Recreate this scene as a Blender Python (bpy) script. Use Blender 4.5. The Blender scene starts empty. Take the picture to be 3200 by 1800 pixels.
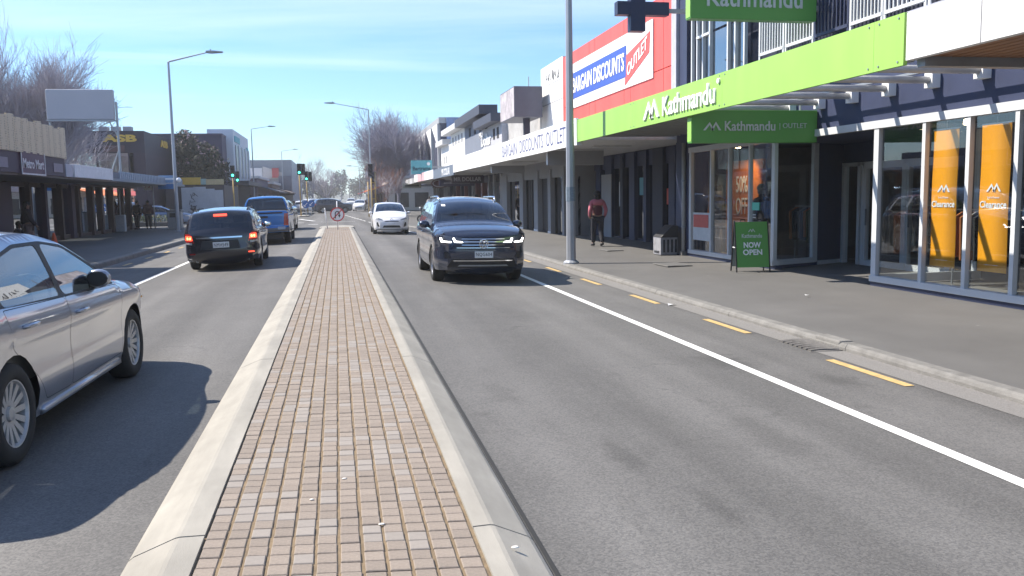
import bpy, bmesh, math, random
import numpy as np
from mathutils import Vector, Matrix
from mathutils.geometry import delaunay_2d_cdt
from mathutils.bvhtree import BVHTree
random.seed(7)
R = math.radians
SC = bpy.context.scene
COL = SC.collection
PI = math.pi

# ---------------------------------------------------------------- camera
cd = bpy.data.cameras.new('camera'); cam = bpy.data.objects.new('camera', cd); COL.objects.link(cam)
cd.sensor_width = 36; cd.lens = 30.047; cd.clip_start = .05; cd.clip_end = 6000
_y, _p, _r = R(11.3995), R(6.1626), R(1.0)
_F = Vector((math.sin(_y)*math.cos(_p), math.cos(_y)*math.cos(_p), -math.sin(_p)))
_Rr = Vector((math.cos(_y), -math.sin(_y), 0)); _U = _Rr.cross(_F)
_R2 = _Rr*math.cos(_r) - _U*math.sin(_r); _U2 = _U*math.cos(_r) + _Rr*math.sin(_r)
cam.matrix_world = Matrix(((_R2.x, _U2.x, -_F.x, 0), (_R2.y, _U2.y, -_F.y, 0), (_R2.z, _U2.z, -_F.z, 1.66), (0, 0, 0, 1)))
SC.camera = cam

# ---------------------------------------------------------------- sky, sun, exposure
SUN_EL = R(46); SUN_AZ = math.atan2(-math.cos(R(27)), math.sin(R(27)))   # angle from +Y towards +X
sdir = Vector((math.sin(SUN_AZ)*math.cos(SUN_EL), math.cos(SUN_AZ)*math.cos(SUN_EL), math.sin(SUN_EL)))
W = bpy.data.worlds.new('World'); SC.world = W; W.use_nodes = True
nt = W.node_tree; nt.nodes.clear()
def nd(t, ty, **k):
    n = t.nodes.new(ty)
    for a, b in k.items():
        if a in n.bl_rna.properties.keys(): setattr(n, a, b)
        else: n.inputs[a.replace('_', ' ')].default_value = b
    return n
def lk(t, a, b): t.links.new(a, b)
sky = nd(nt, 'ShaderNodeTexSky', sky_type='NISHITA', sun_disc=False, sun_elevation=SUN_EL, sun_rotation=SUN_AZ,
         altitude=0, air_density=1.0, dust_density=.3, ozone_density=2.0)
tint = nd(nt, 'ShaderNodeVectorMath', operation='MULTIPLY'); tint.inputs[1].default_value = (.79, 1.03, 1.3); lk(nt, sky.outputs[0], tint.inputs[0])   # the camera's cool white balance
tc = nd(nt, 'ShaderNodeTexCoord'); sp = nd(nt, 'ShaderNodeSeparateXYZ'); lk(nt, tc.outputs['Generated'], sp.inputs[0])
# thin cirrus streaks: project the direction on a high flat layer and stretch noise along it
mx = nd(nt, 'ShaderNodeMath', operation='MAXIMUM'); mx.inputs[1].default_value = .04; lk(nt, sp.outputs[2], mx.inputs[0])
dx = nd(nt, 'ShaderNodeMath', operation='DIVIDE'); lk(nt, sp.outputs[0], dx.inputs[0]); lk(nt, mx.outputs[0], dx.inputs[1])
dy = nd(nt, 'ShaderNodeMath', operation='DIVIDE'); lk(nt, sp.outputs[1], dy.inputs[0]); lk(nt, mx.outputs[0], dy.inputs[1])
cb = nd(nt, 'ShaderNodeCombineXYZ'); lk(nt, dx.outputs[0], cb.inputs[0]); lk(nt, dy.outputs[0], cb.inputs[1])
mp = nd(nt, 'ShaderNodeMapping'); mp.inputs['Rotation'].default_value = (0, 0, R(-8)); mp.inputs['Scale'].default_value = (.10, .34, 1)
mp.inputs['Location'].default_value = (6.6, 1.1, 0)
lk(nt, cb.outputs[0], mp.inputs[0])
nz = nd(nt, 'ShaderNodeTexNoise', Scale=1.25, Detail=7, Roughness=.58, Distortion=.5); lk(nt, mp.outputs[0], nz.inputs['Vector'])
rp = nd(nt, 'ShaderNodeValToRGB'); rp.color_ramp.elements[0].position = .5; rp.color_ramp.elements[1].position = .78
lk(nt, nz.outputs[0], rp.inputs[0])
cm = nd(nt, 'ShaderNodeMath', operation='MULTIPLY'); lk(nt, rp.outputs[0], cm.inputs[0])
hf = nd(nt, 'ShaderNodeMapRange'); hf.inputs[1].default_value = .05; hf.inputs[2].default_value = .16; hf.inputs[3].default_value = 0; hf.inputs[4].default_value = .38; lk(nt, sp.outputs[2], hf.inputs[0]); lk(nt, hf.outputs[0], cm.inputs[1])
mixc = nd(nt, 'ShaderNodeMix', data_type='RGBA'); lk(nt, cm.outputs[0], mixc.inputs[0]); lk(nt, tint.outputs[0], mixc.inputs[6])
mixc.inputs[7].default_value = (9.5, 10, 10.4, 1)
bg = nd(nt, 'ShaderNodeBackground'); bg.inputs[1].default_value = .095
lk(nt, mixc.outputs[2], bg.inputs[0])
ow = nd(nt, 'ShaderNodeOutputWorld'); lk(nt, bg.outputs[0], ow.inputs[0])
sl = bpy.data.lights.new('sun', 'SUN'); sl.energy = 5.0; sl.angle = R(.53); sl.color = (1, .92, .80)
so = bpy.data.objects.new('sun', sl); COL.objects.link(so); so.rotation_euler = (-sdir).to_track_quat('-Z', 'Y').to_euler(); so.location = (-30, 20, 60)
vs = SC.view_settings; vs.view_transform = 'Standard'; vs.look = 'None'; vs.exposure = .82; vs.gamma = 1; vs.use_curve_mapping = False
SC.cycles.max_bounces = 6; SC.cycles.diffuse_bounces = 3; SC.cycles.glossy_bounces = 3; SC.cycles.transparent_max_bounces = 12; SC.cycles.transmission_bounces = 3
SC.cycles.volume_bounces = 0; SC.cycles.caustics_reflective = False; SC.cycles.caustics_refractive = False
SC.cycles.use_denoising = True

# ---------------------------------------------------------------- materials
MATS = {}
def M(name, col=(.5, .5, .5), rough=.6, metal=0., var=.12, vs=6., bump=0., bs=80., spec=.5, coat=0., emit=None, es=1., rand=0., stretch=None):
    if name in MATS: return MATS[name]
    m = bpy.data.materials.new(name); m.use_nodes = True; t = m.node_tree
    b = t.nodes['Principled BSDF']
    b.inputs['Roughness'].default_value = rough; b.inputs['Metallic'].default_value = metal
    b.inputs['Specular IOR Level'].default_value = spec; b.inputs['Coat Weight'].default_value = coat; b.inputs['Coat Roughness'].default_value = .04
    c = nd(t, 'ShaderNodeTexCoord'); vec = c.outputs['Object']
    if stretch:
        mpn = nd(t, 'ShaderNodeMapping'); mpn.inputs['Scale'].default_value = stretch; lk(t, vec, mpn.inputs[0]); vec = mpn.outputs[0]
    n = nd(t, 'ShaderNodeTexNoise', Scale=vs, Detail=6, Roughness=.65); lk(t, vec, n.inputs['Vector'])
    mr = nd(t, 'ShaderNodeMapRange'); mr.inputs[1].default_value = .25; mr.inputs[2].default_value = .75
    mr.inputs[3].default_value = 1-var; mr.inputs[4].default_value = 1+var; lk(t, n.outputs[0], mr.inputs[0])
    fac = mr.outputs[0]
    if rand:
        oi = nd(t, 'ShaderNodeObjectInfo'); gi = nd(t, 'ShaderNodeNewGeometry')
        ad = nd(t, 'ShaderNodeMath', operation='ADD'); lk(t, oi.outputs['Random'], ad.inputs[0]); lk(t, gi.outputs['Random Per Island'], ad.inputs[1])
        fr = nd(t, 'ShaderNodeMath', operation='FRACT'); lk(t, ad.outputs[0], fr.inputs[0])
        m2 = nd(t, 'ShaderNodeMapRange'); m2.inputs[3].default_value = 1-rand; m2.inputs[4].default_value = 1+rand; lk(t, fr.outputs[0], m2.inputs[0])
        mm = nd(t, 'ShaderNodeMath', operation='MULTIPLY'); lk(t, fac, mm.inputs[0]); lk(t, m2.outputs[0], mm.inputs[1]); fac = mm.outputs[0]
    sc = nd(t, 'ShaderNodeVectorMath', operation='SCALE'); sc.inputs[0].default_value = col[:3]; lk(t, fac, sc.inputs['Scale'])
    lk(t, sc.outputs[0], b.inputs['Base Color'])
    rr = nd(t, 'ShaderNodeMapRange'); rr.inputs[3].default_value = max(0.0, rough-.5*var*rough-.0); rr.inputs[4].default_value = min(1, rough*(1+.5*var)+.02*bool(var)); lk(t, n.outputs[0], rr.inputs[0])
    lk(t, rr.outputs[0], b.inputs['Roughness'])
    if bump:
        n2 = nd(t, 'ShaderNodeTexNoise', Scale=bs, Detail=4, Roughness=.6); lk(t, vec, n2.inputs['Vector'])
        bp = nd(t, 'ShaderNodeBump', Strength=bump, Distance=.01); lk(t, n2.outputs[0], bp.inputs['Height']); lk(t, bp.outputs[0], b.inputs['Normal'])
    if emit:
        b.inputs['Emission Color'].default_value = (*emit, 1); b.inputs['Emission Strength'].default_value = es
    MATS[name] = m; return m
def glass(name, tint=(.8, .85, .85), ior=1.5, rough=.015, boost=1.0, base=.0):
    if name in MATS: return MATS[name]
    m = bpy.data.materials.new(name); m.use_nodes = True; t = m.node_tree; t.nodes.clear()
    tr = nd(t, 'ShaderNodeBsdfTransparent'); tr.inputs[0].default_value = (*tint, 1)
    gl = nd(t, 'ShaderNodeBsdfGlossy'); gl.inputs['Roughness'].default_value = rough; gl.inputs[0].default_value = (.95, .97, 1, 1)
    c = nd(t, 'ShaderNodeTexCoord'); n = nd(t, 'ShaderNodeTexNoise', Scale=1.2, Detail=2); lk(t, c.outputs['Object'], n.inputs['Vector'])
    bp = nd(t, 'ShaderNodeBump', Strength=.04, Distance=.02); lk(t, n.outputs[0], bp.inputs['Height']); lk(t, bp.outputs[0], gl.inputs['Normal'])
    ge = nd(t, 'ShaderNodeNewGeometry'); dt = nd(t, 'ShaderNodeVectorMath', operation='DOT_PRODUCT'); lk(t, ge.outputs['Normal'], dt.inputs[0]); lk(t, ge.outputs['Incoming'], dt.inputs[1])
    ab = nd(t, 'ShaderNodeMath', operation='ABSOLUTE'); lk(t, dt.outputs['Value'], ab.inputs[0]); om = nd(t, 'ShaderNodeMath', operation='SUBTRACT', use_clamp=True); om.inputs[0].default_value = 1; lk(t, ab.outputs[0], om.inputs[1])
    pw = nd(t, 'ShaderNodeMath', operation='POWER'); pw.inputs[1].default_value = 4.2; lk(t, om.outputs[0], pw.inputs[0])
    mt = nd(t, 'ShaderNodeMath', operation='MULTIPLY_ADD', use_clamp=True); mt.inputs[1].default_value = boost; mt.inputs[2].default_value = base+.06*boost
    lk(t, pw.outputs[0], mt.inputs[0])
    mx = nd(t, 'ShaderNodeMixShader'); lk(t, mt.outputs[0], mx.inputs[0]); lk(t, tr.outputs[0], mx.inputs[1]); lk(t, gl.outputs[0], mx.inputs[2])
    o = nd(t, 'ShaderNodeOutputMaterial'); lk(t, mx.outputs[0], o.inputs[0]); MATS[name] = m; return m

# ---------------------------------------------------------------- mesh building
class MB:
    def __init__(s): s.v = []; s.f = []
    def add(s, vs, fs):
        o = len(s.v); s.v.extend([tuple(p) for p in vs]); s.f.extend([tuple(i+o for i in q) for q in fs]); return s
    def box(s, x0, x1, y0, y1, z0, z1):
        return s.add([(x0,y0,z0),(x1,y0,z0),(x1,y1,z0),(x0,y1,z0),(x0,y0,z1),(x1,y0,z1),(x1,y1,z1),(x0,y1,z1)],
                     [(3,2,1,0),(4,5,6,7),(0,1,5,4),(1,2,6,5),(2,3,7,6),(3,0,4,7)])
    def obox(s, c, sx, sy, sz, rot=None):
        b = MB().box(-sx/2, sx/2, -sy/2, sy/2, -sz/2, sz/2); m = rot if rot is not None else Matrix.Identity(3)
        return s.add([tuple(m @ Vector(p) + Vector(c)) for p in b.v], b.f)
    def quad(s, a, b, c, d): return s.add([a, b, c, d], [(0, 1, 2, 3)])
    def prism(s, pts, a, b, ax='z'):
        # polygon pts (2d) extruded along ax; ax x: (y,z); y: (x,z); z: (x,y)
        def mk(p, t): return {'x': (t, p[0], p[1]), 'y': (p[0], t, p[1]), 'z': (p[0], p[1], t)}[ax]
        n = len(pts); v = [mk(p, a) for p in pts]+[mk(p, b) for p in pts]
        f = [tuple(range(n))[::-1], tuple(range(n, 2*n))]+[(i, (i+1) % n, n+(i+1) % n, n+i) for i in range(n)]
        return s.add(v, f)
    def tube(s, pts, rad, n=6, cap=True):
        pts = [Vector(p) for p in pts]; k = len(pts)
        if not hasattr(rad, '__len__'): rad = [rad]*k
        vs = []; up = None
        for i, p in enumerate(pts):
            d = (pts[min(i+1, k-1)]-pts[max(i-1, 0)]).normalized()
            if up is None: up = Vector((0, 0, 1)) if abs(d.z) < .9 else Vector((1, 0, 0))
            a = d.cross(up)
            if a.length < 1e-5: a = d.cross(Vector((0, 1, 0)))
            a.normalize(); b = d.cross(a); up = a.cross(d)
            for j in range(n):
                t = 2*PI*(j+.5)/n; vs.append(p+(a*math.cos(t)+b*math.sin(t))*rad[i])
        fs = [(i*n+j, i*n+(j+1) % n, (i+1)*n+(j+1) % n, (i+1)*n+j) for i in range(k-1) for j in range(n)]
        if cap: fs += [tuple(range(n))[::-1], tuple(range((k-1)*n, k*n))]
        return s.add(vs, fs)
    def lathe(s, prof, c=(0, 0, 0), n=24, ax='z', closed=False):
        # prof list of (r,h)
        vs = []; k = len(prof)
        for r, h in prof:
            for j in range(n):
                t = 2*PI*j/n; a, b = r*math.cos(t), r*math.sin(t)
                p = {'z': (a, b, h), 'x': (h, a, b), 'y': (b, h, a)}[ax]; vs.append((p[0]+c[0], p[1]+c[1], p[2]+c[2]))
        fs = [(i*n+j, i*n+(j+1) % n, (i+1)*n+(j+1) % n, (i+1)*n+j) for i in range(k-1) for j in range(n)]
        if closed: fs += [((k-1)*n+j, (k-1)*n+(j+1) % n, (j+1) % n, j) for j in range(n)]
        else: fs += [tuple(range(n))[::-1], tuple(range((k-1)*n, k*n))]
        return s.add(vs, fs)
    def ball(s, c, r, n=10, m=7):
        if not hasattr(r, '__len__'): r = (r, r, r)
        vs = [(c[0], c[1], c[2]-r[2])]
        for i in range(1, m):
            ph = -PI/2+PI*i/m
            for j in range(n): t = 2*PI*j/n; vs.append((c[0]+r[0]*math.cos(ph)*math.cos(t), c[1]+r[1]*math.cos(ph)*math.sin(t), c[2]+r[2]*math.sin(ph)))
        vs.append((c[0], c[1], c[2]+r[2])); L = len(vs)-1
        fs = [(0, 1+(j+1) % n, 1+j) for j in range(n)]+[(L, L-n+j, L-n+(j+1) % n) for j in range(n)]
        fs += [(1+i*n+j, 1+i*n+(j+1) % n, 1+(i+1)*n+(j+1) % n, 1+(i+1)*n+j) for i in range(m-2) for j in range(n)]
        return s.add(vs, fs)
    def build(s, name, mat, parent=None, smooth=False, local=False, bevel=0., mats=None, mi=None):
        me = bpy.data.meshes.new(name)
        off = Vector((0, 0, 0))
        if parent is not None and not local:
            off = Vector(parent.location)
            if parent.parent is not None: off = off + Vector(parent.parent.location)
        v = [(p[0]-off.x, p[1]-off.y, p[2]-off.z) for p in s.v]
        me.from_pydata(v, [], s.f); me.update()
        if mats:
            for q in mats: me.materials.append(q)
            if mi is not None: me.polygons.foreach_set('material_index', mi)
        else: me.materials.append(mat)
        if smooth: me.polygons.foreach_set('use_smooth', [True]*len(me.polygons))
        o = bpy.data.objects.new(name, me); COL.objects.link(o)
        if parent is not None: o.parent = parent
        if bevel:
            md = o.modifiers.new('bevel', 'BEVEL'); md.width = bevel; md.segments = 2; md.limit_method = 'ANGLE'; md.angle_limit = R(40)
        return o
def B(x0, x1, y0, y1, z0, z1): return MB().box(min(x0, x1), max(x0, x1), min(y0, y1), max(y0, y1), min(z0, z1), max(z0, z1))
def thing(name, label, cat, loc=(0, 0, 0), rz=0., group=None):
    o = bpy.data.objects.new(name, None); COL.objects.link(o); o.location = loc; o.rotation_euler = (0, 0, rz)
    o.empty_display_size = .2; return tag(o, label, cat, group)
def tag(o, label=None, cat=None, group=None, kind=None):
    if label: o['label'] = label
    if cat: o['category'] = cat
    if group: o['group'] = group
    if kind: o['kind'] = kind
    return o
def struct(o): o['kind'] = 'structure'; return o
def dup(root, loc, rz, label=None, group=None):
    def cp(o, par):
        c = o.copy(); COL.objects.link(c); c.parent = par
        for ch in list(o.children): cp(ch, c)
        return c
    r = cp(root, None); r.location = loc; r.rotation_euler = (root.rotation_euler.x, root.rotation_euler.y, rz)
    if label: r['label'] = label
    if group: r['group'] = group
    return r
# lettering: a font curve turned into a mesh; local x along the line, y up, z out of the face
def tmesh(body, bold=0., ext=.02, space=1.0):
    cu = bpy.data.curves.new('lettering', 'FONT'); cu.body = body; cu.size = 1; cu.offset = bold; cu.extrude = ext; cu.fill_mode = 'BOTH'
    cu.resolution_u = 3; cu.space_character = space
    o = bpy.data.objects.new('lettering', cu); COL.objects.link(o)
    bpy.context.view_layer.update(); dg = bpy.context.evaluated_depsgraph_get()
    me = bpy.data.meshes.new_from_object(o.evaluated_get(dg)); bpy.data.objects.remove(o); bpy.data.curves.remove(cu)
    n = len(me.vertices); a = np.empty(n*3); me.vertices.foreach_get('co', a); a = a.reshape(-1, 3)
    return me, a
def text(body, c, ux, uy, w, h, mat, parent=None, name='lettering', bold=.0, depth=.01, local=False, shear=0., space=1.0):
    """lettering of width w and height h centred at c, along unit vectors ux (reading) and uy (up)"""
    me, a = tmesh(body, bold, .5, space)
    lo, hi = a.min(0), a.max(0)
    t = (a-(lo+hi)/2)/np.maximum(hi-lo, 1e-6)
    ux, uy = Vector(ux).normalized(), Vector(uy).normalized(); nn = ux.cross(uy)
    off = Vector((0, 0, 0))
    if parent is not None and not local:
        off = Vector(parent.location)
        if parent.parent is not None: off = off+Vector(parent.parent.location)
    c = Vector(c)-off
    X = t[:, 0:1]*w + t[:, 1:2]*h*shear
    out = np.array(c)[None]+X*np.array(ux)[None]+t[:, 1:2]*h*np.array(uy)[None]+(t[:, 2:3]+.5)*depth*np.array(nn)[None]
    me.vertices.foreach_set('co', out.ravel()); me.update(); me.materials.clear(); me.materials.append(mat)
    o = bpy.data.objects.new(name, me); COL.objects.link(o)
    if parent is not None: o.parent = parent
    return o
def flat(polys, c, ux, uy, mat, parent, name, depth=.01, local=False):
    """flat shapes (lists of 2-d points, counter-clockwise) standing on a face"""
    ux, uy = Vector(ux).normalized(), Vector(uy).normalized(); nn = ux.cross(uy); c = Vector(c); mb = MB()
    for pl in polys:
        n = len(pl); v = [c+ux*p[0]+uy*p[1] for p in pl]; v = v+[q+nn*depth for q in v]
        mb.add(v, [tuple(range(n))[::-1], tuple(range(n, 2*n))]+[(i, (i+1) % n, n+(i+1) % n, n+i) for i in range(n)])
    return mb.build(name, mat, parent, local=local)
def mountain(w, h):
    # twin peak emblem: two open chevrons
    def chev(x0, x1, pk, t, hh):
        return [[(x0, 0), (x0+t*1.5, 0), (pk, hh-t*1.6), (pk, hh), ], [(pk, hh), (pk, hh-t*1.6), (x1-t*1.5, 0), (x1, 0)]]
    t = w*.09
    return chev(-w/2, w*.12, -w*.14, t, h*.95) + chev(-w*.08, w/2, w*.2, t, h)
STEEL = M('galvanised_steel', (.34, .36, .38), .5, .55, .12, 3)
ALU = M('white_aluminium', (.62, .64, .66), .4, .1, .06, 3)
# ================================================================ ground, road, footpaths, median
asph = bpy.data.materials.new('asphalt'); asph.use_nodes = True; t = asph.node_tree; b = t.nodes['Principled BSDF']
c = nd(t, 'ShaderNodeTexCoord'); g = nd(t, 'ShaderNodeSeparateXYZ'); lk(t, c.outputs['Object'], g.inputs[0])
fine = nd(t, 'ShaderNodeTexVoronoi', Scale=95.); lk(t, c.outputs['Object'], fine.inputs['Vector'])
fr_ = nd(t, 'ShaderNodeValToRGB'); e = fr_.color_ramp.elements; e[0].position = 0; e[0].color = (.76, .76, .77, 1); e[1].position = 1; e[1].color = (1.24, 1.23, 1.21, 1)
sep = nd(t, 'ShaderNodeSeparateColor'); lk(t, fine.outputs['Color'], sep.inputs[0]); lk(t, sep.outputs[0], fr_.inputs[0])
mpa = nd(t, 'ShaderNodeMapping'); mpa.inputs['Scale'].default_value = (1.3, .055, 1); lk(t, c.outputs['Object'], mpa.inputs[0])
st = nd(t, 'ShaderNodeTexNoise', Scale=1.0, Detail=4, Roughness=.55); lk(t, mpa.outputs[0], st.inputs['Vector'])       # wheel-track wear along the street
sr = nd(t, 'ShaderNodeMapRange'); sr.inputs[1].default_value = .3; sr.inputs[2].default_value = .7; sr.inputs[3].default_value = .8; sr.inputs[4].default_value = 1.22; lk(t, st.outputs[0], sr.inputs[0])
bl = nd(t, 'ShaderNodeTexNoise', Scale=.8, Detail=7, Roughness=.68); lk(t, c.outputs['Object'], bl.inputs['Vector'])
br = nd(t, 'ShaderNodeMapRange'); br.inputs[1].default_value = .3; br.inputs[2].default_value = .7; br.inputs[3].default_value = .9; br.inputs[4].default_value = 1.1; lk(t, bl.outputs[0], br.inputs[0])
mps = nd(t, 'ShaderNodeMapping'); mps.inputs['Scale'].default_value = (.9, .42, 1); mps.inputs['Location'].default_value = (3.3, 1.2, 0); lk(t, c.outputs['Object'], mps.inputs[0])
oil = nd(t, 'ShaderNodeTexNoise', Scale=1.7, Detail=5, Roughness=.6, Distortion=.4); lk(t, mps.outputs[0], oil.inputs['Vector'])
orr = nd(t, 'ShaderNodeMapRange'); orr.inputs[1].default_value = .68; orr.inputs[2].default_value = .8; orr.inputs[3].default_value = 1.0; orr.inputs[4].default_value = .6; lk(t, oil.outputs[0], orr.inputs[0])
m1 = nd(t, 'ShaderNodeMath', operation='MULTIPLY'); lk(t, sr.outputs[0], m1.inputs[0]); lk(t, br.outputs[0], m1.inputs[1])
m2 = nd(t, 'ShaderNodeMath', operation='MULTIPLY'); lk(t, m1.outputs[0], m2.inputs[0]); lk(t, orr.outputs[0], m2.inputs[1])
facs = [m2.outputs[0]]
nzs = nd(t, 'ShaderNodeTexNoise', Scale=4.5, Detail=8, Roughness=.78); lk(t, c.outputs['Object'], nzs.inputs['Vector'])
def blotch(cx, cy, rx, ry, amt):
    a_ = nd(t, 'ShaderNodeVectorMath', operation='SUBTRACT'); lk(t, c.outputs['Object'], a_.inputs[0]); a_.inputs[1].default_value = (cx, cy, 0)
    d_ = nd(t, 'ShaderNodeVectorMath', operation='MULTIPLY'); lk(t, a_.outputs[0], d_.inputs[0]); d_.inputs[1].default_value = (1/rx, 1/ry, 0)
    l_ = nd(t, 'ShaderNodeVectorMath', operation='LENGTH'); lk(t, d_.outputs[0], l_.inputs[0])
    n_ = nd(t, 'ShaderNodeMath', operation='MULTIPLY_ADD'); lk(t, nzs.outputs[0], n_.inputs[0]); n_.inputs[1].default_value = 1.9; lk(t, l_.outputs['Value'], n_.inputs[2])
    r_ = nd(t, 'ShaderNodeMapRange', interpolation_type='SMOOTHSTEP'); r_.inputs[1].default_value = 1.15; r_.inputs[2].default_value = 2.0; r_.inputs[3].default_value = amt; r_.inputs[4].default_value = 1.; lk(t, n_.outputs[0], r_.inputs[0])
    q_ = nd(t, 'ShaderNodeMath', operation='MULTIPLY'); lk(t, facs[-1], q_.inputs[0]); lk(t, r_.outputs[0], q_.inputs[1]); facs.append(q_.outputs[0])
for s_ in ((1.75, 5.1, .13, .5, .76), (1.95, 4.1, .12, .4, .76), (1.3, 7.0, .2, .5, .8), (3.85, 8.0, .35, .7, .7), (4.5, 7.0, .3, .35, .72), (2.9, 5.4, .25, .9, .82), (-2.9, 14.5, .3, 1.6, .85), (2.5, 12, .25, 1.5, .86), (2.4, 30, .3, 5, .85), (1.6, 16, .15, 1.2, .85)): blotch(*s_)
wb_ = nd(t, 'ShaderNodeTexNoise', Scale=.5, Detail=5); lk(t, c.outputs['Object'], wb_.inputs['Vector'])
ax_ = nd(t, 'ShaderNodeMath', operation='MULTIPLY_ADD'); lk(t, wb_.outputs[0], ax_.inputs[0]); ax_.inputs[1].default_value = .9; lk(t, g.outputs[0], ax_.inputs[2])
sn_ = nd(t, 'ShaderNodeMath', operation='SINE'); mu_ = nd(t, 'ShaderNodeMath', operation='MULTIPLY'); lk(t, ax_.outputs[0], mu_.inputs[0]); mu_.inputs[1].default_value = 4.1; lk(t, mu_.outputs[0], sn_.inputs[0])
sw_ = nd(t, 'ShaderNodeMapRange'); sw_.inputs[1].default_value = -1; sw_.inputs[2].default_value = 1; sw_.inputs[3].default_value = .9; sw_.inputs[4].default_value = 1.1; lk(t, sn_.outputs[0], sw_.inputs[0])
dn_ = nd(t, 'ShaderNodeTexNoise', Scale=1.3, Detail=6, Roughness=.7); lk(t, c.outputs['Object'], dn_.inputs['Vector'])
dv_ = nd(t, 'ShaderNodeVectorMath', operation='MULTIPLY_ADD'); lk(t, dn_.outputs['Color'], dv_.inputs[0]); dv_.inputs[1].default_value = (.9, .9, 0); lk(t, c.outputs['Object'], dv_.inputs[2])
ck_ = nd(t, 'ShaderNodeTexVoronoi', feature='DISTANCE_TO_EDGE', Scale=.42); lk(t, dv_.outputs[0], ck_.inputs['Vector'])
cr_ = nd(t, 'ShaderNodeMapRange'); cr_.inputs[1].default_value = .0; cr_.inputs[2].default_value = .006; cr_.inputs[3].default_value = .62; cr_.inputs[4].default_value = 1.; lk(t, ck_.outputs[0], cr_.inputs[0])
cmk = nd(t, 'ShaderNodeMapRange'); cmk.inputs[1].default_value = .5; cmk.inputs[2].default_value = .62; lk(t, bl.outputs[0], cmk.inputs[0])
cmx = nd(t, 'ShaderNodeMix'); cmx.inputs[2].default_value = 1.; lk(t, cmk.outputs[0], cmx.inputs[0]); lk(t, cr_.outputs[0], cmx.inputs[3])
qc_ = nd(t, 'ShaderNodeMath', operation='MULTIPLY'); lk(t, facs[-1], qc_.inputs[0]); lk(t, cmx.outputs[0], qc_.inputs[1]); facs.append(qc_.outputs[0])
q9 = nd(t, 'ShaderNodeMath', operation='MULTIPLY'); lk(t, facs[-1], q9.inputs[0]); lk(t, sw_.outputs[0], q9.inputs[1]); m2 = q9
v1 = nd(t, 'ShaderNodeVectorMath', operation='SCALE'); v1.inputs[0].default_value = (.124, .121, .118); lk(t, m2.outputs[0], v1.inputs['Scale'])
v2 = nd(t, 'ShaderNodeVectorMath', operation='MULTIPLY'); lk(t, v1.outputs[0], v2.inputs[0]); lk(t, fr_.outputs[0], v2.inputs[1]); lk(t, v2.outputs[0], b.inputs['Base Color'])
b.inputs['Roughness'].default_value = .82; b.inputs['Specular IOR Level'].default_value = .35
bp = nd(t, 'ShaderNodeBump', Strength=.55, Distance=.006); lk(t, sep.outputs[1], bp.inputs['Height']); lk(t, bp.outputs[0], b.inputs['Normal'])
MATS['asphalt'] = asph
seal = M('footpath_seal', (.116, .113, .109), .85, 0, .1, 1.1, .35, 160)
def spots(m_, col, sc, thr, amt):
    t_ = m_.node_tree; b_ = t_.nodes['Principled BSDF']; src = b_.inputs['Base Color'].links[0].from_socket
    c_ = nd(t_, 'ShaderNodeTexCoord'); v_ = nd(t_, 'ShaderNodeTexVoronoi', Scale=sc); lk(t_, c_.outputs['Object'], v_.inputs['Vector'])
    r_ = nd(t_, 'ShaderNodeMapRange'); r_.inputs[1].default_value = thr; r_.inputs[2].default_value = thr*.6; r_.inputs[3].default_value = 0; r_.inputs[4].default_value = amt; lk(t_, v_.outputs['Distance'], r_.inputs[0])
    x_ = nd(t_, 'ShaderNodeMix', data_type='RGBA'); lk(t_, r_.outputs[0], x_.inputs[0]); lk(t_, src, x_.inputs[6]); x_.inputs[7].default_value = (*col, 1); lk(t_, x_.outputs[2], b_.inputs['Base Color'])
def streaks(m_, lo, hi, scale, stretch):
    t_ = m_.node_tree; b_ = t_.nodes['Principled BSDF']; src = b_.inputs['Base Color'].links[0].from_socket
    c_ = nd(t_, 'ShaderNodeTexCoord'); mp_ = nd(t_, 'ShaderNodeMapping'); mp_.inputs['Scale'].default_value = stretch; lk(t_, c_.outputs['Object'], mp_.inputs[0])
    n_ = nd(t_, 'ShaderNodeTexNoise', Scale=scale, Detail=6, Roughness=.62); lk(t_, mp_.outputs[0], n_.inputs['Vector'])
    r_ = nd(t_, 'ShaderNodeMapRange'); r_.inputs[1].default_value = .3; r_.inputs[2].default_value = .7; r_.inputs[3].default_value = lo; r_.inputs[4].default_value = hi; lk(t_, n_.outputs[0], r_.inputs[0])
    x_ = nd(t_, 'ShaderNodeVectorMath', operation='SCALE'); lk(t_, src, x_.inputs[0]); lk(t_, r_.outputs[0], x_.inputs['Scale']); lk(t_, x_.outputs[0], b_.inputs['Base Color'])
streaks(seal, .86, 1.1, .6, (1, .5, 1)); spots(seal, (.1, .1, .1), 1.7, .045, .6); spots(seal, (.3, .3, .29), 1.1, .03, .7)
conc = M('kerb_concrete', (.325, .306, .270), .85, 0, .17, 3.0, .2, 120, stretch=(2.2, .5, 1))
conc_old = M('old_kerb_concrete', (.19, .183, .172), .9, 0, .3, 5, .6, 60)
chip = M('gutter_chip', (.21, .2, .19), .9, 0, .35, 70, .8, 90)
streaks(conc, .84, 1.08, 1.2, (1, 1, 1)); spots(conc, (.16, .15, .14), 3.1, .05, .5)
paintw = M('road_paint_white', (.74, .74, .72), .7, 0, .16, 14, .1, 90)
painty = M('road_paint_yellow', (.52, .36, .15), .75, 0, .3, 16, .1, 90)
dirt = M('ground_earth', (.2, .19, .17), .95, 0, .25, .2)

struct(MB().quad((-750, -350, -.3), (750, -350, -.3), (750, 950, -.3), (-750, 950, -.3)).build('ground', dirt))
def rz(x): return -.025*max(0, abs(x)-.95)
KL, KR = -6.5, 5.42          # kerb faces
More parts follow.
